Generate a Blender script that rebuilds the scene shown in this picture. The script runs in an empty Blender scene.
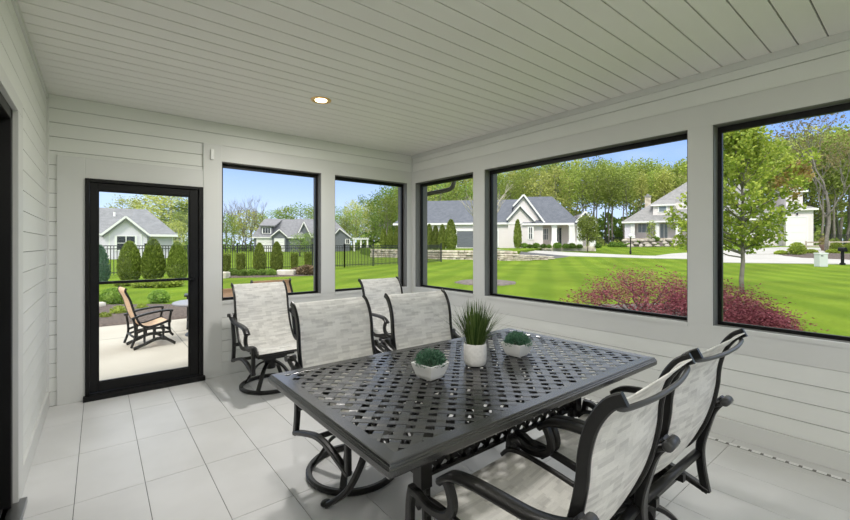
import bpy, math, random
from math import sin, cos, pi, radians as R
from mathutils import Vector, Matrix

random.seed(7)
SC = bpy.context.scene
COL = SC.collection

# ------------------------------------------------------------------ camera numbers (850 x 520 frame)
FOC, YAW, HOR, EYE = 407.18, 0.6748, 245.18, 1.36
SN, CS = sin(YAW), cos(YAW)

def at(u, dep):
    """ground position seen in column u at forward distance dep"""
    a = (u - 425) / FOC
    return (dep * (SN + a * CS), dep * (CS - a * SN))

def zat(v, dep):
    return EYE + (HOR - v) * dep / FOC

def ground(x, y):
    az = math.atan2(x, y); r = math.hypot(x, y)
    t = min(1, max(0, (az - .45) / .3)); t = t * t * (3 - 2 * t)
    return -.15 + t * min(1.4, max(0, (r - 33) * .035))

def hit(u, v):
    a = (u - 425) / FOC; b = (HOR - v) / FOC
    dep = 3.0
    while dep < 200:
        x, y = at(u, dep)
        if EYE + b * dep <= ground(x, y): break
        dep += .05
    return x, y, dep

# ------------------------------------------------------------------ materials
def mat(name, col, rough=.5, metal=0., spec=.5, var=None, vscale=6., bump=0., bscale=60., trans=0., sss=None, stretch=None):
    m = bpy.data.materials.new(name); m.use_nodes = True
    nt = m.node_tree; n = nt.nodes; l = nt.links
    bs = n['Principled BSDF']; out = n['Material Output']
    bs.inputs['Roughness'].default_value = rough
    bs.inputs['Metallic'].default_value = metal
    bs.inputs['Specular IOR Level'].default_value = spec
    bs.inputs['Base Color'].default_value = (*col, 1)
    colsock = None
    if var or bump:
        tc = n.new('ShaderNodeTexCoord'); mp = n.new('ShaderNodeMapping')
        l.new(tc.outputs['Object'], mp.inputs['Vector'])
        if stretch: mp.inputs['Scale'].default_value = stretch
    if var:
        nz = n.new('ShaderNodeTexNoise'); nz.inputs['Scale'].default_value = vscale; nz.inputs['Detail'].default_value = 4
        l.new(mp.outputs['Vector'], nz.inputs['Vector'])
        rp = n.new('ShaderNodeValToRGB')
        rp.color_ramp.elements[0].position = .35; rp.color_ramp.elements[1].position = .65
        rp.color_ramp.elements[0].color = (*col, 1); rp.color_ramp.elements[1].color = (*var, 1)
        l.new(nz.outputs['Fac'], rp.inputs['Fac']); l.new(rp.outputs['Color'], bs.inputs['Base Color']); colsock = rp.outputs['Color']
    if bump:
        nb = n.new('ShaderNodeTexNoise'); nb.inputs['Scale'].default_value = bscale; nb.inputs['Detail'].default_value = 3
        l.new(mp.outputs['Vector'], nb.inputs['Vector'])
        bp = n.new('ShaderNodeBump'); bp.inputs['Strength'].default_value = bump; bp.inputs['Distance'].default_value = .01
        l.new(nb.outputs['Fac'], bp.inputs['Height']); l.new(bp.outputs['Normal'], bs.inputs['Normal'])
    if trans:
        tr = n.new('ShaderNodeBsdfTranslucent'); mx = n.new('ShaderNodeMixShader'); mx.inputs[0].default_value = trans
        tr.inputs['Color'].default_value = (*col, 1)
        if colsock: l.new(colsock, tr.inputs['Color'])
        l.new(bs.outputs[0], mx.inputs[1]); l.new(tr.outputs[0], mx.inputs[2]); l.new(mx.outputs[0], out.inputs['Surface'])
    return m

def leafmat(name, a, b, trans=.35):
    """leaves: tone varies leaf by leaf"""
    m = bpy.data.materials.new(name); m.use_nodes = True
    nt = m.node_tree; n = nt.nodes; l = nt.links
    bs = n['Principled BSDF']; out = n['Material Output']; bs.inputs['Roughness'].default_value = .6
    bs.inputs['Specular IOR Level'].default_value = .2
    g = n.new('ShaderNodeNewGeometry'); rp = n.new('ShaderNodeValToRGB')
    rp.color_ramp.elements[0].color = (*a, 1); rp.color_ramp.elements[1].color = (*b, 1)
    l.new(g.outputs['Random Per Island'], rp.inputs['Fac'])
    oi = n.new('ShaderNodeObjectInfo'); hs = n.new('ShaderNodeHueSaturation')
    mr = n.new('ShaderNodeMapRange'); mr.inputs['To Min'].default_value = .55; mr.inputs['To Max'].default_value = 1.1
    l.new(oi.outputs['Random'], mr.inputs['Value']); l.new(mr.outputs[0], hs.inputs['Value']); l.new(rp.outputs['Color'], hs.inputs['Color'])
    l.new(hs.outputs['Color'], bs.inputs['Base Color'])
    tr = n.new('ShaderNodeBsdfTranslucent'); mx = n.new('ShaderNodeMixShader'); mx.inputs[0].default_value = trans
    l.new(hs.outputs['Color'], tr.inputs['Color'])
    l.new(bs.outputs[0], mx.inputs[1]); l.new(tr.outputs[0], mx.inputs[2]); l.new(mx.outputs[0], out.inputs['Surface'])
    return m

def slingmat(name, c1, c2, c3):
    m = bpy.data.materials.new(name); m.use_nodes = True
    nt = m.node_tree; n = nt.nodes; l = nt.links
    bs = n['Principled BSDF']; out = n['Material Output']; bs.inputs['Roughness'].default_value = .7; bs.inputs['Specular IOR Level'].default_value = .25
    uv = n.new('ShaderNodeUVMap')
    def brick(w, h, a, b, off, bias):
        mp = n.new('ShaderNodeMapping'); mp.inputs['Location'].default_value = off
        l.new(uv.outputs[0], mp.inputs['Vector'])
        t = n.new('ShaderNodeTexBrick'); t.inputs['Scale'].default_value = 1; t.inputs['Mortar Size'].default_value = 0
        t.inputs['Brick Width'].default_value = w; t.inputs['Row Height'].default_value = h; t.inputs['Bias'].default_value = bias
        t.inputs['Color1'].default_value = (*a, 1); t.inputs['Color2'].default_value = (*b, 1)
        t.offset = .37; l.new(mp.outputs[0], t.inputs['Vector']); return t
    t1 = brick(.085, .0125, c1, c2, (0, 0, 0), -.3); t2 = brick(.055, .030, (1, 1, 1), c3, (.31, .17, 0), -.3)
    mx = n.new('ShaderNodeMix'); mx.data_type = 'RGBA'; mx.blend_type = 'MULTIPLY'; mx.inputs['Factor'].default_value = 1
    l.new(t1.outputs['Color'], mx.inputs['A']); l.new(t2.outputs['Color'], mx.inputs['B'])
    mp = n.new('ShaderNodeMapping'); mp.inputs['Scale'].default_value = (60, 900, 1); l.new(uv.outputs[0], mp.inputs['Vector'])
    nz = n.new('ShaderNodeTexNoise'); nz.inputs['Scale'].default_value = 1; nz.inputs['Detail'].default_value = 2
    l.new(mp.outputs[0], nz.inputs['Vector'])
    mr = n.new('ShaderNodeMapRange'); mr.inputs['To Min'].default_value = .8; mr.inputs['To Max'].default_value = 1.15
    l.new(nz.outputs['Fac'], mr.inputs['Value'])
    m2 = n.new('ShaderNodeMix'); m2.data_type = 'RGBA'; m2.blend_type = 'MULTIPLY'; m2.inputs['Factor'].default_value = 1
    l.new(mx.outputs['Result'], m2.inputs['A']); l.new(mr.outputs[0], m2.inputs['B'])
    l.new(m2.outputs['Result'], bs.inputs['Base Color'])
    tr = n.new('ShaderNodeBsdfTranslucent'); l.new(m2.outputs['Result'], tr.inputs['Color'])
    ms = n.new('ShaderNodeMixShader'); ms.inputs[0].default_value = .3
    l.new(bs.outputs[0], ms.inputs[1]); l.new(tr.outputs[0], ms.inputs[2]); l.new(ms.outputs[0], out.inputs['Surface'])
    return m

def lawnmat():
    m = bpy.data.materials.new('lawn'); m.use_nodes = True
    nt = m.node_tree; n = nt.nodes; l = nt.links
    bs = n['Principled BSDF']; bs.inputs['Roughness'].default_value = .9; bs.inputs['Specular IOR Level'].default_value = .04
    tc = n.new('ShaderNodeTexCoord')
    def noise(s, d=4, st=None):
        t = n.new('ShaderNodeTexNoise'); t.inputs['Scale'].default_value = s; t.inputs['Detail'].default_value = d
        if st:
            mp = n.new('ShaderNodeMapping'); mp.inputs['Scale'].default_value = st; l.new(tc.outputs['Object'], mp.inputs['Vector']); l.new(mp.outputs[0], t.inputs['Vector'])
        else: l.new(tc.outputs['Object'], t.inputs['Vector'])
        return t
    mp = n.new('ShaderNodeMapping'); mp.inputs['Rotation'].default_value = (0, 0, R(55)); l.new(tc.outputs['Object'], mp.inputs['Vector'])
    w = n.new('ShaderNodeTexWave'); w.wave_type = 'BANDS'; w.bands_direction = 'X'; w.inputs['Scale'].default_value = .2
    w.inputs['Distortion'].default_value = 2.4; w.inputs['Detail'].default_value = 2; w.inputs['Detail Scale'].default_value = .6
    l.new(mp.outputs[0], w.inputs['Vector'])
    r1 = n.new('ShaderNodeValToRGB'); r1.color_ramp.elements[0].position = .25; r1.color_ramp.elements[1].position = .75
    r1.color_ramp.elements[0].color = (.118, .188, .016, 1); r1.color_ramp.elements[1].color = (.148, .218, .020, 1)
    l.new(w.outputs['Fac'], r1.inputs['Fac'])
    def mul(a, fac, lo, hi):
        mr = n.new('ShaderNodeMapRange'); mr.inputs['From Min'].default_value = .3; mr.inputs['From Max'].default_value = .7
        mr.inputs['To Min'].default_value = lo; mr.inputs['To Max'].default_value = hi; l.new(fac, mr.inputs['Value'])
        x = n.new('ShaderNodeMix'); x.data_type = 'RGBA'; x.blend_type = 'MULTIPLY'; x.inputs['Factor'].default_value = 1
        l.new(a, x.inputs['A']); l.new(mr.outputs[0], x.inputs['B']); return x.outputs['Result']
    c = mul(r1.outputs['Color'], noise(.35).outputs['Fac'], .80, 1.2)
    c = mul(c, noise(14, 5).outputs['Fac'], .8, 1.2)
    l.new(c, bs.inputs['Base Color'])
    bp = n.new('ShaderNodeBump'); bp.inputs['Strength'].default_value = .5; bp.inputs['Distance'].default_value = .03
    l.new(noise(40, 4).outputs['Fac'], bp.inputs['Height']); l.new(bp.outputs[0], bs.inputs['Normal'])
    return m

def tilemat():
    m = mat('porcelain_tile', (.60, .60, .59), .42, var=(.67, .67, .665), vscale=2.2, spec=.4)
    return m

def screenmat():
    m = bpy.data.materials.new('insect_screen'); m.use_nodes = True
    nt = m.node_tree; n = nt.nodes; l = nt.links
    bs = n['Principled BSDF']; bs.inputs['Base Color'].default_value = (.02, .02, .02, 1); bs.inputs['Roughness'].default_value = .6
    t = n.new('ShaderNodeBsdfTransparent'); mx = n.new('ShaderNodeMixShader')
    mx.inputs[0].default_value = .10
    l.new(t.outputs[0], mx.inputs[1]); l.new(bs.outputs[0], mx.inputs[2]); l.new(mx.outputs[0], n['Material Output'].inputs['Surface'])
    return m

def glassmat():
    m = bpy.data.materials.new('door_glass'); m.use_nodes = True
    nt = m.node_tree; n = nt.nodes; l = nt.links
    t = n.new('ShaderNodeBsdfTransparent'); t.inputs['Color'].default_value = (.97, .98, .97, 1)
    g = n.new('ShaderNodeBsdfGlossy'); g.inputs['Roughness'].default_value = .02
    fr = n.new('ShaderNodeFresnel'); fr.inputs['IOR'].default_value = 1.25
    mx = n.new('ShaderNodeMixShader'); l.new(fr.outputs[0], mx.inputs[0])
    l.new(t.outputs[0], mx.inputs[1]); l.new(g.outputs[0], mx.inputs[2]); l.new(mx.outputs[0], n['Material Output'].inputs['Surface'])
    return m

def emit(name, col, s):
    m = bpy.data.materials.new(name); m.use_nodes = True
    bs = m.node_tree.nodes['Principled BSDF']; bs.inputs['Base Color'].default_value = (*col, 1)
    bs.inputs['Emission Color'].default_value = (*col, 1); bs.inputs['Emission Strength'].default_value = s
    return m

def stonemat(name, a, b, scale=3.):
    return mat(name, a, .85, var=b, vscale=scale, bump=.6, bscale=12, spec=.2)

PAINT = mat('white_trim_paint', (.62, .625, .605), .45, spec=.35, var=(.64, .645, .625), vscale=1.5)
JAMB = mat('grey_jamb_shade', (.17, .17, .165), .5, spec=.3)  # jamb lining grey, with the shade of the recess put into the colour
SIDING = mat('white_siding_paint', (.71, .72, .69), .5, spec=.3, var=(.735, .745, .715), vscale=2)
CEIL = mat('ceiling_board_paint', (.79, .78, .745), .5, spec=.3, var=(.81, .80, .765), vscale=1.5)
GAP = mat('board_joint', (.18, .18, .165), .9)
TILE = tilemat(); GROUT = mat('grout', (.13, .13, .13), .9)
BLACK = mat('black_aluminium', (.005, .005, .005), .45, spec=.25)
IRON = mat('charcoal_powder_coat', (.007, .0068, .0065), .34, spec=.45, bump=.08, bscale=400)
TABLE = mat('table_powder_coat', (.014, .0143, .0145), .25, spec=.5, bump=.05, bscale=350)
TABLE.node_tree.nodes['Principled BSDF'].inputs['IOR'].default_value = 2.0
KNOBM = mat('worn_cast_finial', (.04, .04, .04), .35, spec=.6)
SLING = slingmat('grey_sling_weave', (.90, .89, .85), (.66, .65, .62), (.80, .80, .795))
TAN = slingmat('tan_sling_weave', (.86, .64, .45), (.76, .55, .37), (.9, .9, .9))
CERAM = mat('matte_white_ceramic', (.78, .78, .77), .5, bump=.05, bscale=80)
STONEW = mat('speckled_white_ceramic', (.72, .71, .69), .65, var=(.62, .61, .59), vscale=60)
SOIL = mat('potting_soil', (.03, .022, .015), .95)
SUCC = leafmat('grey_green_sprigs', (.05, .15, .085), (.19, .37, .24), .2)
BLADE = leafmat('grass_blades', (.05, .11, .02), (.20, .30, .08), .25)
SCREEN = screenmat(); GLASS = glassmat()
CHROME = mat('grey_metal', (.25, .25, .25), .35, metal=1)
PLASTIC = mat('white_plastic', (.8, .8, .79), .4)
CONC = mat('patio_concrete', (.43, .39, .33), .85, var=(.50, .46, .395), vscale=1.2, bump=.1, bscale=90)
DRIVE = mat('driveway_concrete', (.42, .405, .375), .85, var=(.47, .455, .425), vscale=.5)
ASPH = mat('dark_asphalt', (.10, .10, .10), .9)
MULCH = mat('dark_bark_mulch', (.045, .032, .026), .95, var=(.16, .12, .10), vscale=22, bump=1., bscale=30)
MULCH2 = mat('grey_mulch', (.12, .10, .09), .95, var=(.20, .17, .15), vscale=8, bump=.8, bscale=20)
LAWN = lawnmat()
BARK = mat('grey_bark', (.17, .15, .125), .9, var=(.25, .225, .19), vscale=5, bump=.5, bscale=15)
BARKD = mat('brown_bark', (.085, .065, .05), .9, var=(.15, .12, .10), vscale=5)
L_SPRING = leafmat('spring_leaves', (.26, .36, .06), (.52, .60, .14))
L_YEL = leafmat('yellow_green_leaves', (.40, .45, .10), (.64, .64, .20))
L_MID = leafmat('mid_green_leaves', (.15, .27, .05), (.36, .48, .10))
L_MAPLE = leafmat('maple_leaves', (.21, .31, .04), (.52, .58, .10))
L_RED = leafmat('crimson_leaves', (.20, .035, .055), (.50, .16, .19), .3)
L_TIP = leafmat('orange_tip_leaves', (.62, .36, .14), (.66, .55, .20))
L_BUD = leafmat('reddish_buds', (.25, .20, .09), (.42, .36, .15))
L_CONE = leafmat('arborvitae_sprays', (.12, .18, .025), (.36, .43, .085), .2)
L_BOX = leafmat('boxwood_leaves', (.11, .22, .03), (.32, .46, .08), .25)
L_MOUND = leafmat('fresh_mound_leaves', (.20, .36, .06), (.42, .58, .13), .3)
L_BLUE = leafmat('blue_spruce_needles', (.10, .20, .13), (.20, .33, .22), .2)
L_STRAW = leafmat('bronze_grass_blades', (.17, .12, .07), (.33, .25, .15), .2)
L_LIME = leafmat('lime_groundcover', (.30, .40, .05), (.50, .58, .10), .3)
WHITEH = mat('white_house_siding', (.82, .755, .74), .7, var=(.79, .725, .71), vscale=.8)
BLUEH = mat('pale_grey_siding', (.76, .71, .78), .7)
GREYH = mat('grey_house_siding', (.17, .18, .20), .7)
TRIMH = mat('house_trim', (.88, .86, .84), .6)
ROOFD = mat('charcoal_shingles', (.105, .115, .135), .85, var=(.14, .15, .175), vscale=2.5)
ROOFG = mat('grey_shingles', (.19, .19, .20), .85, var=(.25, .25, .26), vscale=2)
ROOFL = mat('weathered_shingles', (.24, .235, .23), .85, var=(.31, .30, .29), vscale=2)
DARKW = mat('dark_window_glass', (.03, .035, .04), .12, spec=.6)
GREYW = mat('reflecting_window_glass', (.22, .25, .27), .15, spec=.6)
LIME = stonemat('limestone', (.80, .72, .60), (.46, .39, .31), 1.8)
ROCKM = stonemat('bank_rock_stone', (.52, .47, .40), (.34, .31, .27), 2)
BOULD = stonemat('pale_boulder', (.70, .66, .58), (.55, .50, .42), 3)
WOODF = mat('weathered_rail_wood', (.55, .48, .38), .85, var=(.42, .36, .28), vscale=4)
FENCEM = mat('black_fence_metal', (.018, .02, .02), .5)

# ------------------------------------------------------------------ mesh building
class MB:
    def __init__(s): s.v = []; s.f = []; s.uv = None; s.sm = []; s.mi = []; s.cur = 0
    def add(s, vs, fs, smooth=False):
        o = len(s.v); s.v += [tuple(p) for p in vs]
        for f in fs: s.f.append(tuple(i + o for i in f)); s.sm.append(smooth); s.mi.append(s.cur)
    def box(s, x0, x1, y0, y1, z0, z1):
        s.add([(x0, y0, z0), (x1, y0, z0), (x1, y1, z0), (x0, y1, z0), (x0, y0, z1), (x1, y0, z1), (x1, y1, z1), (x0, y1, z1)],
              [(0, 3, 2, 1), (4, 5, 6, 7), (0, 1, 5, 4), (1, 2, 6, 5), (2, 3, 7, 6), (3, 0, 4, 7)]); return s
    def bar(s, a, b, w, h, up=(0, 0, 1)):
        a = Vector(a); b = Vector(b); d = (b - a).normalized(); sd = d.cross(Vector(up))
        if sd.length < 1e-4: sd = Vector((1, 0, 0))
        sd.normalize(); n = sd.cross(d).normalized()
        c = [sd * w / 2 * i + n * h / 2 * j for i, j in ((-1, -1), (1, -1), (1, 1), (-1, 1))]
        s.add([a + q for q in c] + [b + q for q in c], [(0, 1, 2, 3), (7, 6, 5, 4), (0, 4, 5, 1), (1, 5, 6, 2), (2, 6, 7, 3), (3, 7, 4, 0)]); return s
    def quadslab(s, p, th):
        p = [Vector(q) for q in p]; n = (p[1] - p[0]).cross(p[2] - p[0]).normalized() * th; k = len(p)
        s.add(p + [q + n for q in p], [tuple(range(k))[::-1], tuple(range(k, 2 * k))] + [(i, (i + 1) % k, (i + 1) % k + k, i + k) for i in range(k)]); return s
    def prism(s, pts, ext):
        """closed polygon pts (3d) pushed by vector ext"""
        k = len(pts); e = Vector(ext); p = [Vector(q) for q in pts]
        s.add(p + [q + e for q in p], [tuple(range(k))[::-1], tuple(range(k, 2 * k))] + [(i, (i + 1) % k, (i + 1) % k + k, i + k) for i in range(k)]); return s
    def sweep(s, path, prof, side=None, smooth=False, closed=False, scale=None):
        P = [Vector(p) for p in path]; n = len(P); k = len(prof); vs = []
        prev = None
        for i, p in enumerate(P):
            if closed: t = (P[(i + 1) % n] - P[i - 1]).normalized()
            else: t = (P[min(i + 1, n - 1)] - P[max(i - 1, 0)]).normalized()
            if side is not None: sd = Vector(side)
            elif prev is None:
                sd = t.cross(Vector((0, 0, 1)))
                if sd.length < .05: sd = t.cross(Vector((1, 0, 0)))
            else: sd = prev
            sd = (sd - t * sd.dot(t)).normalized(); prev = sd; nn = sd.cross(t)
            q = scale[i] if scale else 1
            for a, b in prof: vs.append(p + sd * a * q + nn * b * q)
        fs = []
        for i in range(n if closed else n - 1):
            j = (i + 1) % n
            for m in range(k): fs.append((i * k + m, i * k + (m + 1) % k, j * k + (m + 1) % k, j * k + m))
        if not closed: fs += [tuple(range(k))[::-1], tuple((n - 1) * k + m for m in range(k))]
        s.add(vs, fs, smooth); return s
    def tube(s, path, r, n=8, closed=False):
        rr = r if isinstance(r, (list, tuple)) else None
        R0 = 1 if rr else r
        return s.sweep(path, [(cos(2 * pi * i / n) * R0, sin(2 * pi * i / n) * R0) for i in range(n)], None, True, closed, rr)
    def lathe(s, prof, n=24, c=(0, 0, 0), sq=None):
        vs = []; k = len(prof)
        for i in range(n):
            a = 2 * pi * i / n
            for r, z in prof: vs.append((c[0] + r * cos(a), c[1] + r * sin(a), c[2] + z))
        fs = [(i * k + m, ((i + 1) % n) * k + m, ((i + 1) % n) * k + m + 1, i * k + m + 1) for i in range(n) for m in range(k - 1)]
        s.add(vs, fs, True)
        s.add([vs[i * k] for i in range(n)], [tuple(range(n))[::-1]]); s.add([vs[i * k + k - 1] for i in range(n)], [tuple(range(n))]); return s
    def ball(s, c, r, n=10, jit=0., seed=0):
        rx, ry, rz = r if isinstance(r, (tuple, list)) else (r, r, r); rnd = random.Random(seed); m = max(5, n // 2 + 1); vs = []
        for j in range(1, m):
            for i in range(n):
                a = 2 * pi * i / n; b = -pi / 2 + pi * j / m; q = 1 + rnd.uniform(-jit, jit)
                vs.append((c[0] + rx * cos(a) * cos(b) * q, c[1] + ry * sin(a) * cos(b) * q, c[2] + rz * sin(b) * q))
        o = len(vs); vs += [(c[0], c[1], c[2] - rz), (c[0], c[1], c[2] + rz)]
        fs = [(j * n + i, j * n + (i + 1) % n, (j + 1) * n + (i + 1) % n, (j + 1) * n + i) for j in range(m - 2) for i in range(n)]
        fs += [(o, (i + 1) % n, i) for i in range(n)] + [(o + 1, (m - 2) * n + i, (m - 2) * n + (i + 1) % n) for i in range(n)]
        s.add(vs, fs, True); return s
    def leaf(s, p, size, rnd, d=None, asp=.55):
        """one leaf: a pointed four-cornered blade"""
        if d is None: d = Vector((rnd.gauss(0, 1), rnd.gauss(0, 1), rnd.gauss(0, .8)))
        d = Vector(d).normalized(); q = Vector((rnd.gauss(0, 1), rnd.gauss(0, 1), rnd.gauss(0, 1))); w = d.cross(q)
        if w.length < 1e-3: w = Vector((1, 0, 0))
        w.normalize(); p = Vector(p); a = d * size / 2; b = w * size * asp / 2
        s.add([p - a, p + b, p + a, p - b], [(0, 1, 2, 3)]); return s
    def build(s, name, m, parent=None, bevel=0, loc=None, rz=None):
        me = bpy.data.meshes.new(name); me.from_pydata(s.v, [], s.f); me.update()
        for x in (m if isinstance(m, (list, tuple)) else [m]): me.materials.append(x)
        me.polygons.foreach_set('use_smooth', s.sm); me.polygons.foreach_set('material_index', s.mi)
        if s.uv:
            ul = me.uv_layers.new(name='UVMap')
            for lp in me.loops: ul.data[lp.index].uv = s.uv[lp.vertex_index]
        o = bpy.data.objects.new(name, me); COL.objects.link(o)
        if parent: o.parent = parent
        if loc: o.location = loc
        if rz is not None: o.rotation_euler = (0, 0, rz)
        if bevel:
            b = o.modifiers.new('edge', 'BEVEL'); b.width = bevel; b.segments = 2; b.limit_method = 'ANGLE'; b.angle_limit = R(40)
        return o

def smooth(pts, n=6):
    """Catmull-Rom through pts"""
    P = [Vector(p if len(p) == 3 else (p[0], p[1], 0)) for p in pts]; out = []
    for i in range(len(P) - 1):
        a = P[max(i - 1, 0)]; b = P[i]; c = P[i + 1]; d = P[min(i + 2, len(P) - 1)]
        for k in range(n):
            t = k / n
            out.append(.5 * ((2 * b) + (c - a) * t + (2 * a - 5 * b + 4 * c - d) * t * t + (3 * b - a - 3 * c + d) * t ** 3))
    return out + [P[-1]]

def rect(w, h): return [(-w / 2, -h / 2), (w / 2, -h / 2), (w / 2, h / 2), (-w / 2, h / 2)]
def rrect(w, h, c):
    return [(-w/2+c, -h/2), (w/2-c, -h/2), (w/2, -h/2+c), (w/2, h/2-c), (w/2-c, h/2), (-w/2+c, h/2), (-w/2, h/2-c), (-w/2, -h/2+c)]

def tag(o, label, cat, group=None, kind=None):
    o['label'] = label; o['category'] = cat
    if group: o['group'] = group
    if kind: o['kind'] = kind
    return o
def struct(o, label, cat): return tag(o, label, cat, kind='structure')
def thing(name, label, cat, loc=(0, 0, 0), rz=0, group=None):
    o = bpy.data.objects.new(name, None); COL.objects.link(o); o.location = loc; o.rotation_euler = (0, 0, rz); o.empty_display_size = .1
    return tag(o, label, cat, group)
def dup(root, loc, rz, label, group=None, scale=None, cat=None):
    r = root.copy(); COL.objects.link(r); r.location = loc; r.rotation_euler = (0, 0, rz)
    r['label'] = label
    if group: r['group'] = group
    if cat: r['category'] = cat
    if scale: r.scale = scale if isinstance(scale, tuple) else (scale,) * 3
    for ch in list(root.children):
        c = ch.copy(); COL.objects.link(c); c.parent = r
        for g in ch.children:
            d = g.copy(); COL.objects.link(d); d.parent = c
    return r

# ================================================================== THE ROOM
XL, XR, YB, YR, ZC = -.346, 3.486, 4.652, -1.75, 2.634
TH = .20                                   # wall thickness
# ---- floor: tiles over a grout bed
b = MB(); b.cur = 1; b.box(XL - .2, XR + TH, YR - .2, YB + TH, -.12, -.004); b.cur = 0
tx, ty, g = .3092, .6507, .0016
x0 = -.1029 - tx; i = 0
while x0 < XR:
    y0 = 4.1253 + ty - 12 * ty
    while y0 < YB:
        xa, xb = max(x0, XL - .04), min(x0 + tx, XR - .0); ya, yb = max(y0, YR), min(y0 + ty, YB)
        if xb - xa > .01 and yb - ya > .01: b.box(xa + g, xb - g, ya + g, yb - g, -.01, 0)
        y0 += ty
    x0 += tx
struct(b.build('floor', [TILE, GROUT]), 'pale grey porcelain tile floor with thin dark joints', 'floor')
# ---- ceiling boards running across the room
b = MB(); b.cur = 1; b.box(XL - .2, XR + .55, YR - .2, YB + .55, ZC + .014, ZC + .16); b.cur = 0
y = .674 - .1355 * 18
while y < YB:
    ya, yb = max(y, YR), min(y + .1355, YB)
    if yb > ya + .01: b.box(XL, XR, ya + .004, yb - .004, ZC, ZC + .02)
    y += .1355
struct(b.build('ceiling', [CEIL, GAP]), 'white painted tongue and groove board ceiling', 'ceiling')

PITCH = .12
def boards(b, fx, rects, t=.012, gap=.0022):
    """rows of horizontal boards; fx maps (a, depth, z) to a world point; rects are (a0, a1, z0, z1)"""
    for a0, a1, z0, z1 in rects:
        k = int(math.floor(z0 / PITCH + 1e-6))
        while k * PITCH < z1 - 1e-4:
            lo, hi = max(z0, k * PITCH + gap), min(z1, (k + 1) * PITCH - gap)
            if hi - lo > .004:
                p = [fx(a0, 0, lo), fx(a1, 0, lo), fx(a1, t, lo), fx(a0, t, lo), fx(a0, 0, hi), fx(a1, 0, hi), fx(a1, t, hi), fx(a0, t, hi)]
                b.add(p, [(0, 1, 2, 3), (7, 6, 5, 4), (0, 4, 5, 1), (1, 5, 6, 2), (2, 6, 7, 3), (3, 7, 4, 0)])
            k += 1
bk = lambda a, d, z: (a, YB + .012 - d, z)          # back wall: boards stand proud of a core
rt = lambda a, d, z: (XR + .012 - d, a, z)
lf = lambda a, d, z: (XL - .012 + d, a, z)
re = lambda a, d, z: (a, YR - .012 + d, z)
ZS, ZH = .775, 2.235                                  # sill and head of the screened openings
# openings
DOOR = (-.097, .825, 0, 1.947)
BW = [(.998, 2.104), (2.285, 3.396)]
RW = [(3.431, 4.572), (1.165, 3.25), (-1.08, 1.004)]
RE = [(.55, 3.1)]
def core(b, fx, a0, a1, holes):
    """wall core with holes, from .012 behind the face to TH"""
    hs = sorted(holes); cuts = [a0]
    for h in hs: cuts += [h[0], h[1]]
    cuts.append(a1)
    def bx(p, q, z0, z1):
        if q - p < 1e-4 or z1 - z0 < 1e-4: return
        A = fx(p, 0, z0); B = fx(q, -(TH - .012), z1)
        b.box(min(A[0], B[0]), max(A[0], B[0]), min(A[1], B[1]), max(A[1], B[1]), z0, z1)
    for i in range(len(cuts) - 1):
        if i % 2 == 0: bx(cuts[i], cuts[i + 1], -.1, ZC + .014)
        else:
            h = hs[i // 2]; bx(cuts[i], cuts[i + 1], -.1, h[2]); bx(cuts[i], cuts[i + 1], h[3], ZC + .014)
# back wall
b = MB(); b.cur = 1; core(b, bk, XL - .2, XR + TH, [DOOR] + [(p, q, ZS, ZH) for p, q in BW]); b.cur = 0
boards(b, bk, [(XL, -.28, .0, ZC), (-.28, .839, 2.126, ZC), (.839, XR, 2.40, ZC), (.998, XR, .14, .6)])
struct(b.build('wall_back', [SIDING, GAP]), 'white shiplap wall with the screen door', 'wall')
# right wall
b = MB(); b.cur = 1; core(b, rt, YR - .2, YB + TH, [(p, q, ZS, ZH) for p, q in RW]); b.cur = 0
boards(b, rt, [(YR, YB, 2.40, ZC), (YR, YB, .13, .6)])
struct(b.build('wall_right', [SIDING, GAP]), 'white shiplap wall below and above the long row of screens', 'wall')
# left wall with the patio door opening
LD = (1.05, 2.962, .03, 2.055)
b = MB(); b.cur = 1; core(b, lf, YR - .2, YB + TH, [LD]); b.cur = 0
boards(b, lf, [(3.125, YB, .13, ZC), (YR, .95, .13, ZC), (.95, 3.125, 2.13, ZC)])
struct(b.build('wall_left', [SIDING, GAP]), 'white shiplap house wall along the left', 'wall')
# rear wall, out of the picture
b = MB(); b.cur = 1; core(b, re, XL - .2, XR + TH, [(p, q, ZS, ZH) for p, q in RE]); b.cur = 0
boards(b, re, [(XL, .5, .13, ZC), (.5, XR, 2.40, ZC), (.5, XR, .13, .6)])
struct(b.build('wall_rear', [SIDING, GAP]), 'white shiplap wall behind the viewer', 'wall')

# ---- flat white trim boards; each board its own object
ntrim = [0]
def trim(label, *boxes, bev=.002):
    ntrim[0] += 1; b = MB()
    for q in boxes: b.box(*q)
    return struct(b.build('trim_%d' % ntrim[0], PAINT, bevel=bev), label, 'trim')
P0 = .004                                            # proud of the boards
yb0, yb1 = YB - P0, YB + .012
trim('flat white casing board left of the black screen door', (-.28, -.097, yb0 - .012, yb1, 0, 2.126))
trim('flat white head casing above the black screen door', (-.097, .839, yb0 - .010, yb1, 1.947, 2.126))
trim('white post between the screen door and the next screened opening', (.825, .998, yb0 - .016, yb1, 0, 2.40))
trim('white head board above the two back wall openings', (.998, XR, yb0, yb1, ZH, 2.40))
trim('white post between the two back wall openings', (2.104, 2.285, yb0 - .004, yb1, ZS, ZH))
trim('white corner board on the back wall beside the room corner', (3.396, XR, yb0, yb1, ZS, ZH))
trim('white apron board under the two back wall openings', (.998, XR, yb0, yb1, .6, ZS))
xr0, xr1 = XR - P0, XR + .012
trim('long white head board above the right wall openings', (xr0, xr1, YR, YB, ZH, 2.40))
trim('long white apron board under the right wall openings', (xr0, xr1, YR, YB, .6, ZS))
trim('white corner board on the right wall beside the room corner', (xr0, xr1, 4.572, YB, ZS, ZH))
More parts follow.
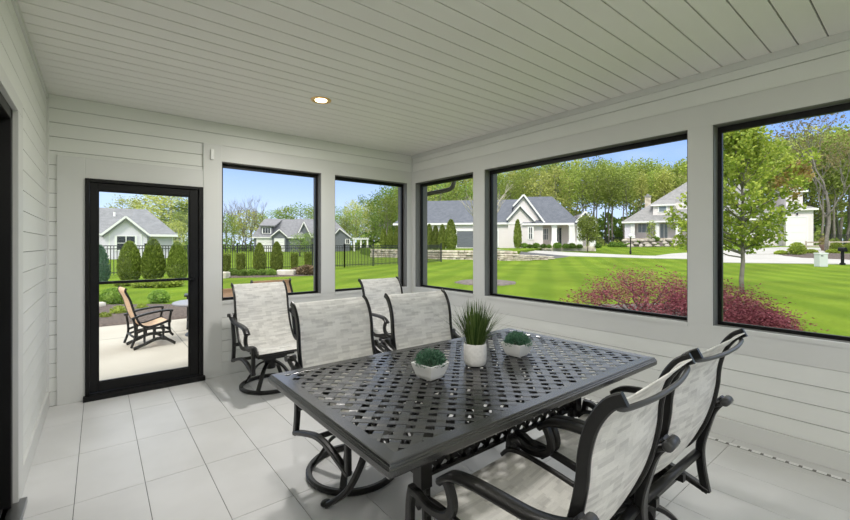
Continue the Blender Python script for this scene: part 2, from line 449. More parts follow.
trim('white post between the narrow and the wide right wall opening', (xr0 - .004, xr1, 3.25, 3.431, ZS, ZH))
trim('white post between the wide opening and the one with the tree', (xr0 - .004, xr1, 1.004, 1.165, ZS, ZH))
trim('white end post of the right wall behind the viewer', (xr0 - .004, xr1, YR, -1.08, ZS, ZH))
trim('thin white crown strip under the ceiling on the right wall', (XR - .014, xr1, YR, YB, ZC - .05, ZC))
trim('thin white crown strip under the ceiling on the left wall', (XL - .012, XL + .014, YR, YB, ZC - .045, ZC))
trim('thin white corner bead in the left corner', (XL - .012, XL + .016, YB - .018, YB + .01, .13, ZC - .045))
trim('thin white corner bead in the far right corner', (XR - .016, xr1, YB - .018, yb1, 2.40, ZC - .05))
trim('white casing beside the black patio door', (XL - .012, XL + .02, 2.962, 3.125, 0, 2.055))
trim('white head casing above the black patio door', (XL - .012, XL + .02, .95, 3.125, 2.055, 2.13))
trim('white casing on the near side of the patio door', (XL - .012, XL + .02, .95, 1.05, 0, 2.055))
trim('white trim boards framing the opening behind the viewer', (.5, XR, YR - .012, YR + P0, ZH, 2.40), (.5, XR, YR - .012, YR + P0, .6, ZS),
     (.42, .55, YR - .012, YR + .008, ZS, 2.40), (3.1, XR - .014, YR - .012, YR + P0, ZS, ZH))
def base(name, label, *q): struct(MB().box(*q).build(name, PAINT, bevel=.003), label, 'baseboard')
base('baseboard_left', 'white baseboard at the foot of the left wall', XL - .012, XL + .018, 3.125, YB - .017, 0, .13)
base('baseboard_right', 'white baseboard under the right wall openings', XR - .012, XR + .012, YR + .012, YB, 0, .128)
base('baseboard_back', 'white baseboard under the back wall openings', .998, XR - .012, YB - .012, YB + .012, 0, .14)
base('baseboard_rear', 'white baseboard behind the viewer', XL + .018, XR - .012, YR - .012, YR + .012, 0, .13)
base('baseboard_near_left', 'white baseboard of the left wall beside the viewer', XL - .012, XL + .018, YR + .012, .95, 0, .13)

# ---- screened openings: jamb lining, black frame, screen
IN = .082                                            # distance of the black frame behind the wall face
def window(k, label, fx, p, q):
    """fx(a, depth) gives the world xy of a point along the wall at a depth outwards"""
    def bx(b, a0, a1, d0, d1, z0, z1):
        A, B = fx(a0, d0), fx(a1, d1); b.box(min(A[0], B[0]), max(A[0], B[0]), min(A[1], B[1]), max(A[1], B[1]), z0, z1)
    b = MB(); t = .006
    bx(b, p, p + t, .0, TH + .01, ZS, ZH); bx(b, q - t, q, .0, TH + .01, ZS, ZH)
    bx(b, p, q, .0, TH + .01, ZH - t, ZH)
    b.cur = 1; A = [fx(p, -.012), fx(q, -.012), fx(q, TH + .03), fx(p, TH + .03)]
    b.prism([(*A[0], ZS - .001), (*A[3], ZS - .012), (*A[3], ZS - .04), (*A[0], ZS - .03)], Vector((*A[1], 0)) - Vector((*A[0], 0)))
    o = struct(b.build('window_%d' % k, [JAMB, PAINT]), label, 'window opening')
    f = MB(); w = .026
    z0, z1 = ZS - .002, ZH - t
    for a0, a1, lo, hi in ((p + t, p + t + w, z0, z1), (q - t - w, q - t, z0, z1), (p + t + w, q - t - w, z1 - .042, z1), (p + t + w, q - t - w, z0, z0 + w)):
        bx(f, a0, a1, IN, IN + .03, lo, hi)
    f.build('screen_frame', BLACK, o)['label'] = 'black aluminium screen frame'
    s = MB(); A, B = fx(p + t + w, IN + .015), fx(q - t - w, IN + .015)
    s.add([(*A, z0 + w), (*B, z0 + w), (*B, z1 - .042), (*A, z1 - .042)], [(0, 1, 2, 3)])
    s.build('screen', SCREEN, o)['label'] = 'fine dark insect screen'
fb = lambda a, d: (a, YB + d); fr = lambda a, d: (XR + d, a); fz = lambda a, d: (a, YR - d)
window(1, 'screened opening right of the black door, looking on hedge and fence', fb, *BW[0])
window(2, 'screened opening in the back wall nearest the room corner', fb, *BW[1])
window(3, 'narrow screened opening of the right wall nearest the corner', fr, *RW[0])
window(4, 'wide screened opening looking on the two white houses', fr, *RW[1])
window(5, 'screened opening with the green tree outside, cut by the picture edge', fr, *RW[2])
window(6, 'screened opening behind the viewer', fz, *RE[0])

# ---- black full-view screen door
def ring(b, x0, x1, y0, y1, z0, z1, l, r, bt, tp):
    b.box(x0, x0 + l, y0, y1, z0, z1); b.box(x1 - r, x1, y0, y1, z0, z1); b.box(x0 + l, x1 - r, y0, y1, z0, z0 + bt); b.box(x0 + l, x1 - r, y0, y1, z1 - tp, z1)
d = MB(); ring(d, -.097, .825, YB - .03, YB + .12, .0, 1.947, .03, .04, .05, .03)
d.box(-.11, .835, YB - .075, YB - .03, 0, .045)
dr = struct(d.build('door_1', BLACK, bevel=.003), 'black framed full view screen door in the back wall', 'door')
d = MB(); ring(d, -.066, .784, YB - .012, YB + .03, .055, 1.916, .055, .078, .08, .066)
d.build('door_leaf', BLACK, dr, bevel=.004)
d = MB(); ring(d, -.012, .707, YB - .004, YB + .02, .134, 1.851, .012, .012, .012, .012); d.box(0, .695, YB - .008, YB + .022, 1.01, 1.034)
d.build('sash_rail', BLACK, dr)
d = MB(); d.box(0, .695, YB + .006, YB + .010, .146, 1.01); d.box(0, .695, YB + .006, YB + .010, 1.034, 1.839); d.build('glass_pane', GLASS, dr)
d = MB(); d.tube([(.735, YB - .045, 1.02), (.70, YB - .05, 1.02), (.635, YB - .052, 1.022)], .008); d.lathe([(.018, -.022), (.02, 0), (.018, .022)], 12, (.735, YB - .02, 1.02)); d.box(.722, .748, YB - .02, YB - .012, .93, 1.06)
d.build('door_handle', BLACK, dr)
# ---- black patio door of the house
d = MB(); bl = []
for a0, a1, z0, z1 in ((LD[0], LD[0] + .05, .03, 2.055), (LD[1] - .05, LD[1], .03, 2.055), (LD[0], LD[1], 2.0, 2.055)): d.box(XL - .19, XL - .002, a0, a1, z0, z1)
pd = struct(d.build('door_2', BLACK, bevel=.003), 'black patio door into the house at the left edge', 'door')
d = MB()
for a0, a1, x in ((LD[0] + .05, 2.03, -.12), (1.98, LD[1] - .05, -.06)):
    d.box(XL + x - .04, XL + x, a0, a0 + .07, .03, 2.0); d.box(XL + x - .04, XL + x, a1 - .07, a1, .03, 2.0)
    d.box(XL + x - .04, XL + x, a0, a1, .03, .13); d.box(XL + x - .04, XL + x, a0, a1, 1.92, 2.0)
d.build('sash', BLACK, pd, bevel=.003)
d = MB(); d.box(XL - .145, XL - .138, LD[0] + .12, 1.96, .13, 1.92); d.box(XL - .085, XL - .078, 2.05, LD[1] - .12, .13, 1.92); d.build('glass_pane', DARKW, pd)
d = MB(); d.box(XL - .19, XL + .05, LD[0], 3.0, .0, .03); d.box(XL - .05, XL - .03, LD[0], LD[1], .03, .04); d.build('threshold', CHROME, pd, bevel=.003)
d = MB(); d.tube(smooth([(XL - .062, 2.86, .95), (XL - .045, 2.86, .97), (XL - .045, 2.86, 1.13), (XL - .062, 2.86, 1.15)]), .008); d.build('pull_handle', BLACK, pd)

# ---- recessed ceiling lights: one in view, three unseen ones added as room fill
WARM = emit('warm_lamp', (1., .80, .52), 5.); GOLD = mat('gold_reflector', (.75, .50, .22), .3, metal=1)
def downlight(x, y, label, watt):
    t = thing('recessed_light', label, 'ceiling light', (x, y, ZC), 0, 'recessed ceiling lights')
    MB().lathe([(.088, .0), (.086, -.006), (.07, -.007), (.066, .0)], 32).build('trim_ring', GOLD, t)
    MB().lathe([(.066, -.003), (.05, .004)], 32).build('baffle', GOLD, t)
    MB().lathe([(.052, -.003), (.05, -.007), (.03, -.010)], 24).build('bulb_lens', WARM, t)
    l = bpy.data.lights.new('downlight', 'AREA'); l.shape = 'DISK'; l.size = .2; l.energy = watt; l.color = (1, .965, .925)
    o = bpy.data.objects.new('downlight', l); COL.objects.link(o); o.parent = t; o.location = (0, 0, -.03)
downlight(1.52, 3.36, 'lit gold recessed light in the board ceiling', 25)
downlight(.35, .85, 'added unseen fill light in the ceiling over the near end of the table', 15)
downlight(.2, -.35, 'added unseen fill light in the ceiling behind the viewer beside the house wall', 10)
downlight(.6, -1.35, 'added unseen fill light in the ceiling behind the viewer, close to the rear wall', 8)
# ---- little white sensor on the post
t = thing('door_sensor', 'small white sensor stuck on the white post beside the screen door', 'sensor', (.905, YB - .02, 2.29))
MB().box(-.016, .016, -.02, 0, -.055, .055).build('housing', PLASTIC, t, bevel=.005); MB().box(-.013, .013, -.024, -.02, -.02, .02).build('cover', PLASTIC, t)
# ---- white slotted strip on the tiles along the right wall
y = YR + .1; b = MB(); b.cur = 1; b.box(3.350, 3.374, YR + .1, 4.5, .0, .0035); b.cur = 0
while y < 4.5:
    b.box(3.348, 3.376, y, y + .044, .0035, .0065); y += .062
tag(b.build('floor_strip', [PLASTIC, GAP]), 'thin white slotted strip on the tiles along the right wall', 'floor strip')

# ================================================================== FURNITURE
# ---- sling chair; faces +y, origin on the floor under the swivel
RAIL = [(-.302, .998), (-.262, .972), (-.224, .912), (-.203, .835), (-.195, .750), (-.174, .650), (-.138, .550), (-.086, .462), (-.020, .410),
        (.07, .405), (.20, .425), (.33, .440), (.405, .432), (.445, .395)]
def yz(pts, x, n=5): return [(x, p.x, p.y) for p in smooth(pts, n)]
def make_chair(name, label, cat, sling, tilt=0):
    t = thing(name, label, cat)
    ca, sa = cos(tilt), sin(tilt)
    def tp(y, z): y0, z0 = y - .05, z - .33; return (.05 + y0 * ca - z0 * sa, .33 + y0 * sa + z0 * ca)
    rail = [tp(*p) for p in RAIL]
    path = [(p.x, p.y) for p in smooth(rail, 5)]
    # sling: one sheet, back and seat in one piece
    nx = 8; L = [0]
    for a, q in zip(path, path[1:]): L.append(L[-1] + math.dist(a, q))
    for sd in range(1):
        b = MB(); b.uv = []; vs = []; n = len(path)
        for off in (.0, -.004):
            for k, (y, z) in enumerate(path):
                a = path[max(k - 1, 0)]; q = path[min(k + 1, n - 1)]; tx_, tz_ = q[0] - a[0], q[1] - a[1]; ln = math.hypot(tx_, tz_); ny, nz_ = -tz_ / ln, tx_ / ln
                for i in range(nx + 1):
                    s = i / nx * 2 - 1; sag = -.018 * (1 - s * s) * min(1, k / 4, (n - 1 - k) / 3)
                    vs.append((.252 * s, y + (sag + off) * ny, z + (sag + off) * nz_)); b.uv.append((.252 * s, L[k]))
        W = nx + 1; fs = []
        for k in range(n - 1):
            for i in range(nx):
                p = k * W + i; fs.append((p, p + 1, p + W + 1, p + W)); o = n * W; fs.append((o + p, o + p + W, o + p + W + 1, o + p + 1))
        o = n * W
        for i in range(nx):
            fs.append((i, o + i, o + i + 1, i + 1)); e = (n - 1) * W + i; fs.append((e, e + 1, o + e + 1, o + e))
        b.add(vs, fs, True); b.build('sling', sling, t)
    for s in (-1, 1):
        b = MB(); b.sweep([(s * .260, y, z) for y, z in path], rrect(.015, .036, .004), (1, 0, 0)); b.build('side_rail', IRON, t)
    # bowed rear handle
    a = path[3]; b = MB(); b.tube(smooth([(x_, a[0] + dy_, a[1] + dz_) for x_, dy_, dz_ in ((-.256, -.002, -.016), (-.238, -.016, -.018), (-.12, -.034, -.020), (0, -.038, -.021), (.12, -.034, -.020), (.238, -.016, -.018), (.256, -.002, -.016))], 4), .0075); b.build('back_handle', KNOBM, t)
    for s in (-1, 1):
        x = s * .298
        b = MB(); b.sweep(yz([(-.225, .680), (-.165, .648), (-.08, .628), (.03, .626), (.14, .624), (.225, .610), (.275, .575)], x), rrect(.054, .026, .009), (1, 0, 0), True)
        ar = b.build('armrest', IRON, t)
        kb = MB(); kb.tube([(x + q, -.228, .682) for q in (-.034, -.030, .030, .034)], [.013, .018, .018, .013], 12); kb.build('knob', KNOBM, ar)
        b = MB(); prof = rrect(.030, .030, .005)
        b.sweep(yz([(.262, .598), (.236, .56), (.224, .515), (.240, .478), (.285, .458), (.345, .456), (.395, .474), (.425, .474)], x), prof, (1, 0, 0))
        b.sweep(yz([(.425, .488), (.436, .44), (.44, .36), (.442, .268)], x), prof, (1, 0, 0))
        b.build('front_support', IRON, t)
        b = MB(); b.sweep(yz([(-.222, .69), (-.178, .63), (-.150, .54), (-.130, .45), (-.133, .36), (-.152, .252)], x), rrect(.030, .034, .005), (1, 0, 0))
        b.sweep(yz([(-.160, .258), (-.03, .298), (.12, .332), (.25, .325), (.36, .295), (.45, .27)], x), rrect(.036, .026, .005), (1, 0, 0))
        b.build('side_frame', IRON, t)
    b = MB(); b.tube([(-.302, -.118, .415), (.302, -.118, .415)], .0175, 10); b.tube([(-.302, .12, .330), (.302, .12, .330)], .015, 10); b.tube([(-.255, .33, .392), (.255, .33, .392)], .012, 8)
    b.build('stretcher', IRON, t)
    b = MB(); b.box(-.17, .17, -.08, .17, .315, .340); b.box(-.15, -.12, -.12, .17, .340, .372); b.box(.12, .15, -.12, .17, .340, .372); b.box(-.11, .11, .0, .14, .285, .315); b.lathe([(.045, .17), (.055, .20), (.055, .24), (.04, .29)], 16); b.build('swivel_hub', IRON, t)
    for k in range(4):
        a = pi / 4 + k * pi / 2; b = MB()
        pa = [(r * cos(a), r * sin(a), z) for r, z in ((.03, .235), (.08, .222), (.14, .178), (.195, .10), (.235, .04), (.25, .02))]
        b.sweep(smooth(pa, 4), rrect(.038, .018, .004), (-sin(a), cos(a), 0)); b.build('base_leg', IRON, t)
    b = MB(); n = 48
    b.sweep([(.262 * cos(2 * pi * i / n), .262 * sin(2 * pi * i / n), .018) for i in range(n)], rrect(.034, .034, .008), None, False, True); b.build('base_ring', IRON, t)
    return t
GRP = 'swivel sling dining chairs'
ch = make_chair('swivel_chair', 'swivel sling chair at the near side of the table, closest, seen from behind', 'chair', SLING)
ch['group'] = GRP
ch.location = (1.207, .770, 0); ch.rotation_euler = (0, 0, R(3.4))
dup(ch, (1.835, .792, 0), R(0), 'swivel sling chair at the near side nearest the right wall, seen from behind', GRP)
dup(ch, (1.205, 2.20, 0), R(182.5), 'swivel sling chair across the table behind its square planter, ring base in view', GRP)
dup(ch, (1.862, 2.17, 0), R(177), 'swivel sling chair across the table directly behind the spiky grass plant', GRP)
ch2 = make_chair('swivel_chair', 'swivel sling chair standing alone by the white post beside the black screen door', 'chair', SLING, R(4.5)); ch2['group'] = GRP
ch2.location = (1.30, 4.03, 0); ch2.rotation_euler = (0, 0, R(181.5))
dup(ch2, (2.56, 3.72, 0), R(181), 'swivel sling chair in the far corner below the narrow opening, partly hidden', GRP)

# ---- table
TX0, TX1, TY0, TY1, TZ = .645, 2.444, .970, 2.030, .730
tcx, tcy = (TX0 + TX1) / 2, (TY0 + TY1) / 2
tb = thing('dining_table', 'large charcoal cast metal table with woven lattice top', 'table', (tcx, tcy, 0))
hx, hy = (TX1 - TX0) / 2, (TY1 - TY0) / 2
prof = [(.064, .722), (.059, .728), (.012, .730), (.008, .728), (.007, .722), (.0035, .720), (.003, .715), (0, .712), (0, .694), (.003, .688), (.012, .684), (.064, .686)]
vs = []; 
for sx, sy in ((-1, -1), (1, -1), (1, 1), (-1, 1)):
    for d_, z in prof: vs.append((sx * (hx - d_), sy * (hy - d_), z))
k = len(prof); b = MB(); b.add(vs, [(i * k + m, i * k + (m + 1) % k, ((i + 1) % 4) * k + (m + 1) % k, ((i + 1) % 4) * k + m) for i in range(4) for m in range(k)])
b.build('table_rim', TABLE, tb, bevel=.0012)
# woven strips at 45 degrees
b = MB(); PT = {1: .068, -1: .0552}; WD = {1: .0355, -1: .0255}; ax, ay = hx - .050, hy - .050; r2 = math.sqrt(2)
def wstrip(o, sgn):
    """strip running along (1, sgn) at offset o along the normal"""
    dv = Vector((1, sgn, 0)) / r2; nv = Vector((-sgn, 1, 0)) / r2
    c = nv * o; lo, hi = -9, 9
    for q, e, lim in ((c.x, dv.x, ax), (c.y, dv.y, ay)):
        a, bb = (-lim - q) / e, (lim - q) / e
        lo, hi = max(lo, min(a, bb)), min(hi, max(a, bb))
    return c, dv, nv, lo, hi
N = 30
for sgn in (1, -1):
    for i in range(-N, N + 1):
        p = PT[-sgn]; w = WD[sgn]; c, dv, nv, lo, hi = wstrip(i * PT[sgn], sgn)
        if hi - lo < .03: continue
        ts = [lo]
        t0 = math.ceil(lo / p) ; q = t0
        while q * p < hi:
            for e in (-.40, .40):
                tt = (q + e) * p
                if lo < tt < hi: ts.append(tt)
            q += 1
        ts.append(hi); pts = []
        for tt in ts:
            j = round(tt / p); up = ((i + j) % 2 == 0) == (sgn == 1)
            pts.append(c + dv * tt + Vector((0, 0, .7256 if up else .7246)))
        b.sweep(pts, rect(w, .003), nv)
b.build('lattice_top', TABLE, tb)
# apron box with diamond lattice
px, py, za, zb_ = .545, .235, .435, .682
for sx, sy, ln, ori in ((0, -1, px, 'x'), (0, 1, px, 'x'), (-1, 0, py, 'y'), (1, 0, py, 'y')):
    b = MB()
    def P(a, z, o=0): return (a, sy * (py + o), z) if ori == 'x' else (sx * (px + o), a, z)
    up = (0, 1, 0) if ori == 'x' else (1, 0, 0)
    for z in (za + .01, zb_ - .01): b.bar(P(-ln, z), P(ln, z), .012, .022, up) if False else b.bar(P(-ln, z), P(ln, z), .022, .012, (0, 0, 1))
    st = .072; hgt = zb_ - za - .02; nn = int((2 * ln + hgt) / st) + 1
    for i in range(nn):
        a0 = -ln - hgt + i * st
        lo, hi = max(a0, -ln), min(a0 + hgt, ln)
        if hi - lo > .01:
            b.bar(P(lo, za + .01 + lo - a0), P(hi, za + .01 + hi - a0), .02, .010, up)
            b.bar(P(-lo, za + .01 + lo - a0), P(-hi, za + .01 + hi - a0), .02, .010, up)
    b.build('lattice_apron', IRON, tb)
for sx in (-1, 1):
    for sy in (-1, 1):
        b = MB(); b.box(sx * px - .028, sx * px + .028, sy * py - .028, sy * py + .028, za - .03, .684); b.build('corner_post', IRON, tb, bevel=.003)
        dx, dy = sx * .13, sy * .95
        pa = [(sx * (px - .03 + .03 * q), sy * (py + o), z) for q, o, z in ((0, -.015, .46), (.4, .0, .36), (1.1, .035, .25), (2., .10, .13), (3, .19, .045), (3.6, .235, .012))]
        b = MB(); b.sweep(smooth(pa, 5), rrect(.034, .028, .006), (1, 0, 0)); e = pa[-1]
        b.ball((e[0], e[1] + sy * .006, .018), (.03, .026, .018), 12); b.build('leg', IRON, tb)
        b = MB(); b.sweep(smooth([(sx * (px - .02), sy * (py - .05) , .44), (sx * (px - .09), sy * (py - .05), .41), (sx * (px - .13), sy * (py - .05), .45), (sx * (px - .11), sy * (py - .05), .49), (sx * (px - .07), sy * (py - .05), .475)], 5), rrect(.02, .014, .003), (0, 1, 0)); b.build('scroll', IRON, tb)
b = MB(); b.box(-px, px, -.03, .03, .66, .684); b.box(-.03, .03, -py, py, .66, .684); b.box(-px - .2, -px, -py, -py + .04, .66, .68); b.build('under_frame', TABLE, tb)

# ---- plants on the table
def planter(x, y, rz, label, seed):
    t = thing('potted_succulent', label, 'potted plant', (x, y, TZ), rz, 'square white planters on the table')
    b = MB(); h, bo, to = .074, .041, .066; lv = [(bo, 0), (bo + .010, .018), (to - .004, h * .75), (to, h), (to - .006, h), (to - .012, h - .014)]
    vs = [(sx * q, sy * q, z) for q, z in lv for sx, sy in ((-1, -1), (1, -1), (1, 1), (-1, 1))]
    b.add(vs, [(3, 2, 1, 0)] + [(i * 4 + j, i * 4 + (j + 1) % 4, i * 4 + 4 + (j + 1) % 4, i * 4 + 4 + j) for i in range(len(lv) - 1) for j in range(4)])
    b.build('pot', CERAM, t, bevel=.003)
    MB().box(-to + .012, to - .012, -to + .012, to - .012, h - .03, h - .013).build('soil', SOIL, t)
    rnd = random.Random(seed); b = MB()
    for i in range(2300):
        a = rnd.uniform(0, 2 * pi); e = math.asin(rnd.uniform(.0, 1)); q = rnd.uniform(.55, 1.0)
        rr = .080 + .006 * sin(3 * a + seed) ; pnt = Vector((rr * cos(a) * cos(e) * q, rr * sin(a) * cos(e) * q, h - .012 + .074 * sin(e) * q))
        dirn = Vector((cos(a) * cos(e), sin(a) * cos(e), .35 + sin(e))) + Vector((rnd.gauss(0, .45), rnd.gauss(0, .45), rnd.gauss(0, .35)))
        b.leaf(pnt, rnd.uniform(.011, .02), rnd, dirn, .28)
    b.build('foliage', SUCC, t)
planter(1.232, 1.500, R(8), 'square white planter of green sprigs nearest the table corner', 3)
planter(1.872, 1.495, R(4), 'square white planter of green sprigs farther along, beside the right wall end', 5)
t = thing('potted_grass', 'round ribbed white pot of tall spiky grass in mid table', 'potted plant', (1.548, 1.512, TZ))
b = MB(); n = 44; prof = [(.044, 0), (.054, .006), (.059, .03), (.060, .07), (.059, .112), (.057, .116), (.053, .114), (.053, .085)]; vs = []
for i in range(n):
    a = 2 * pi * i / n; q = 1 + (.016 if i % 2 else -.016)
    for m, (r, z) in enumerate(prof): vs.append((r * cos(a) * (q if 1 < m < 4 else 1), r * sin(a) * (q if 1 < m < 4 else 1), z))
k = len(prof); b.add(vs, [(i * k + m, ((i + 1) % n) * k + m, ((i + 1) % n) * k + m + 1, i * k + m + 1) for i in range(n) for m in range(k - 1)] , True); b.add([vs[i * k] for i in range(n)], [tuple(range(n))[::-1]])
b.build('pot', STONEW, t)
MB().lathe([(.0535, .085), (.05, .09)], 24).build('soil', SOIL, t)
rnd = random.Random(2); b = MB()
for i in range(300):
    a = rnd.uniform(0, 2 * pi); sp = abs(rnd.gauss(0, .68)); sp = min(sp, 1.5); ln = rnd.uniform(.165, .28) * (1 - .15 * sp); r0 = .045 * math.sqrt(rnd.random())
    p0 = Vector((r0 * cos(a), r0 * sin(a), .09)); dr_ = Vector((cos(a), sin(a), 0)); sd = Vector((-sin(a), cos(a), 0)) * rnd.uniform(.0018, .0034); pts = []
    for q in (0, .35, .7, 1): pts.append(p0 + dr_ * (sp * ln * (q * .7 + .35 * q * q) * .62) + Vector((0, 0, ln * (q - .16 * sp * q * q))))
    vs = []
    for q, pnt in zip((.8, 1, .75, .08), pts): vs += [pnt - sd * q, pnt + sd * q]
    b.add(vs, [(0, 1, 3, 2), (2, 3, 5, 4), (4, 5, 7, 6)])
b.build('grass_blades', BLADE, t)

# ================================================================== OUTSIDE
# ---- ground: lawn as a polar sheet, terrace by the retaining wall
b = MB(); rs = [.0, 3, 5, 7, 9, 11, 13, 15, 18, 21, 24, 27, 30, 32, 34, 36, 38, 41, 44, 48, 52, 57, 62, 68, 75, 85, 100, 130, 180, 300, 600]; na = 96
vs = []
for r in rs:
    for i in range(na):
        a = 2 * pi * i / na; x, y = r * sin(a), r * cos(a); vs.append((x, y, ground(x, y)))
b.add(vs, [(j * na + i, (j + 1) * na + i, (j + 1) * na + (i + 1) % na, j * na + (i + 1) % na) for j in range(1, len(rs) - 1) for i in range(na)], True)
b.add(vs[:2] and [(0, 0, -.15)] + vs[na:2 * na], [(0, 1 + i, 1 + (i + 1) % na) for i in range(na)])
for f in range(len(b.f)): b.f[f] = b.f[f][::-1]
struct(b.build('ground', LAWN), 'bright striped mown lawn around the houses', 'lawn')

def slab(name, pts, m, label, cat, th=.3, kind='structure', lift=0.):
    """paved patch with its own top heights and a skirt going into the ground"""
    b = MB(); n = len(pts); top = [(x, y, z + lift) for x, y, z in pts]; bot = [(x, y, z - th) for x, y, z in pts]
    b.add(top + bot, [tuple(range(n)), tuple(range(n, 2 * n))[::-1]] + [(i, i + n, (i + 1) % n + n, (i + 1) % n) for i in range(n)])
    return tag(b.build(name, m), label, cat, None, kind)
def P3(u, v, dep): x, y = at(u, dep); return (x, y, zat(v, dep))
def G3(u, v, lift=.02):
    x, y, d = hit(u, v); return (x, y, ground(x, y) + lift)
slab('patio_ground', [(-7, YB + TH, -.10), (3.9, YB + TH, -.10), (3.9, 9.3, -.10), (-7, 9.3, -.10)], CONC, 'pale concrete patio outside the screen door', 'patio', .2)
b = MB(); b.box(.985, .995, YB + TH, 9.3, -.101, -.0985); b.box(-7, 3.9, 8.0, 8.01, -.101, -.0985)
b.build('joint_marking', GAP, bpy.data.objects['patio_ground'])
def bed(name, pts, m, label, seed=1):
    """low mulch mound with a ragged rim"""
    rnd = random.Random(seed); n = len(pts); cx = sum(p[0] for p in pts) / n; cy = sum(p[1] for p in pts) / n; rim = []
    for i in range(n):
        a = pts[i]; c = pts[(i + 1) % n]
        for q in range(6): rim.append((a[0] + (c[0] - a[0]) * q / 6 + rnd.uniform(-.05, .05), a[1] + (c[1] - a[1]) * q / 6 + rnd.uniform(-.05, .05)))
    k = len(rim); vs = []
    for s, h in ((1, -.03), (.97, .04), (.8, .06), (.4, .07)):
        for x, y in rim: X, Y = cx + (x - cx) * s, cy + (y - cy) * s; vs.append((X, Y, ground(X, Y) + h + rnd.uniform(-.01, .01)))
    vs.append((cx, cy, ground(cx, cy) + .07)); b = MB()
    b.add(vs, [(j * k + i, j * k + (i + 1) % k, (j + 1) * k + (i + 1) % k, (j + 1) * k + i) for j in range(3) for i in range(k)] + [(3 * k + i, 3 * k + (i + 1) % k, 4 * k) for i in range(k)], True)
    return tag(b.build(name, m), label, 'mulch bed', None, 'stuff')
bed('mulch_bed', [(-3.5, 9.3), (3.4, 9.3), (2.8, 11.0), (1.7, 11.8), (0, 13.0), (-3.5, 13.6)], MULCH, 'dark mulch bed along the far edge of the patio', 1)
bed('mulch_bed', [hit(205, 278.5)[:2], hit(262, 277.5)[:2], hit(318, 275.5)[:2], hit(322, 270)[:2], hit(262, 270.5)[:2], hit(205, 272.5)[:2]], MULCH, 'dark mulch bed in front of the black fence with cones and boulders', 2)
x, y, dd = hit(485.5, 282.8); bed('mulch_ring', [(x + 1.25 * cos(a * pi / 5), y + 1.25 * sin(a * pi / 5)) for a in range(10)], MULCH2, 'round grey mulch ring in the lawn under the bare young tree', 3)
bed('mulch_bed', [G3(770, 254.5)[:2], G3(800, 258.5)[:2], G3(858, 261)[:2], G3(858, 254)[:2], G3(800, 252.6)[:2]], MULCH, 'long dark mulch island between the two strips of driveway', 4)
bed('mulch_bed', [hit(560, 322)[:2], hit(640, 334)[:2], hit(800, 333)[:2], hit(790, 322)[:2], hit(700, 304)[:2], hit(600, 306)[:2]], MULCH2, 'grey mulch bed under the crimson maple shrubs', 5)

# ---- retaining wall, terrace and paving on the right
fw = [(372, 47.5, .95), (405, 42.5, .93), (441, 38.6, .92), (480, 37.6, .9), (518, 37.4, .82)]
top = [(*at(u, d + .35), z) for u, d, z in fw]
back = [(*at(u, d), z) for u, d, z in ((518, 37.9, .82), (524, 41, .84), (545, 56, 1.02), (600, 60, 1.05), (600, 70, 1.1), (420, 72, 1.1), (360, 66, .9))]
slab('terrace_ground', top + back, LAWN, 'raised lawn terrace behind the stone retaining wall', 'lawn', 1.4)
def stonewall(name, label, pts, zt, zb, seed, th=.45):
    """stacked blocks of limestone along a line"""
    t = thing(name, label, 'stone wall', (pts[0][0], pts[0][1], ground(*pts[0])))
    ox, oy, oz = t.location; rnd = random.Random(seed); b = MB()
    for (xa, ya), (xb, yb_), za_, zb2 in zip(pts, pts[1:], zt, zt[1:]):
        ln = math.hypot(xb - xa, yb_ - ya); rows = 5
        for r in range(rows):
            s = -rnd.uniform(0, .5)
            while s < ln:
                w = rnd.uniform(.3, .85); e = min(s + w, ln); s0 = max(0, s)
                if e - s0 > .1:
                    h0 = zb + (za_ + (zb2 - za_) * s0 / ln - zb) * r / rows; h1 = zb + (za_ + (zb2 - za_) * s0 / ln - zb) * (r + 1) / rows - .03
                    d = Vector(((xb - xa) / ln, (yb_ - ya) / ln, 0)); A = Vector((xa - ox, ya - oy, (h0 + h1) / 2 - oz)); j = rnd.uniform(-.10, .10); h0 += rnd.uniform(-.015, .015); h1 += rnd.uniform(-.03, .0)
                    nrm = Vector((-d.y, d.x, 0)); b.bar(A + d * (s0 + .01) + nrm * j, A + d * (e - .01) + nrm * j, th, h1 - h0)
                s += w
    b.build('stone_blocks', LIME, t, bevel=.03); return t
stonewall('retaining_wall', 'long pale limestone block wall holding the raised lawn by the garage', [at(u, d) for u, d, z in fw], [z for u, d, z in fw], -.3, 4)
stonewall('retaining_wall', 'low single course limestone wall stepping down along the driveway', [at(u, d) for u, d in ((500, 36.2), (530, 36.4), (553, 37.2))], [.62, .5, .3], -.25, 9)
slab('driveway_ground', [P3(478, 249.8, 38.5), P3(505, 250.1, 38.4), P3(517, 251.0, 38.6), P3(530, 252.8, 41), P3(565, 255.5, 41.5), G3(600, 257.0, .04), G3(650, 258.5, .04), G3(700, 259.3, .04), G3(700, 256.7, .04), G3(640, 255.9, .04), G3(600, 254.4, .06), P3(565, 252.6, 47), P3(530, 250.2, 48), P3(505, 248.6, 50), P3(478, 247.9, 52)], DRIVE, 'pale driveway running past the front of the white gabled house', 'driveway', 1.2)
slab('bank_ground', [P3(517, 256.5, 37.3), P3(553, 258.6, 38.2), P3(573, 257.6, 40.2), P3(565, 255.6, 41.3), P3(530, 252.9, 40.8), P3(516, 251.2, 39.4)], ASPH, 'dark mulched bank between the driveway and the low stone wall', 'bank', 1.)
slab('street_ground', [G3(690, 262.0), G3(720, 262.8), G3(780, 263.6), G3(870, 264.8), G3(870, 255), G3(800, 254.6), G3(768, 252.6), G3(720, 256), G3(690, 258.5)], DRIVE, 'pale street beyond the lawn behind the green tree', 'street', .3, lift=.02)
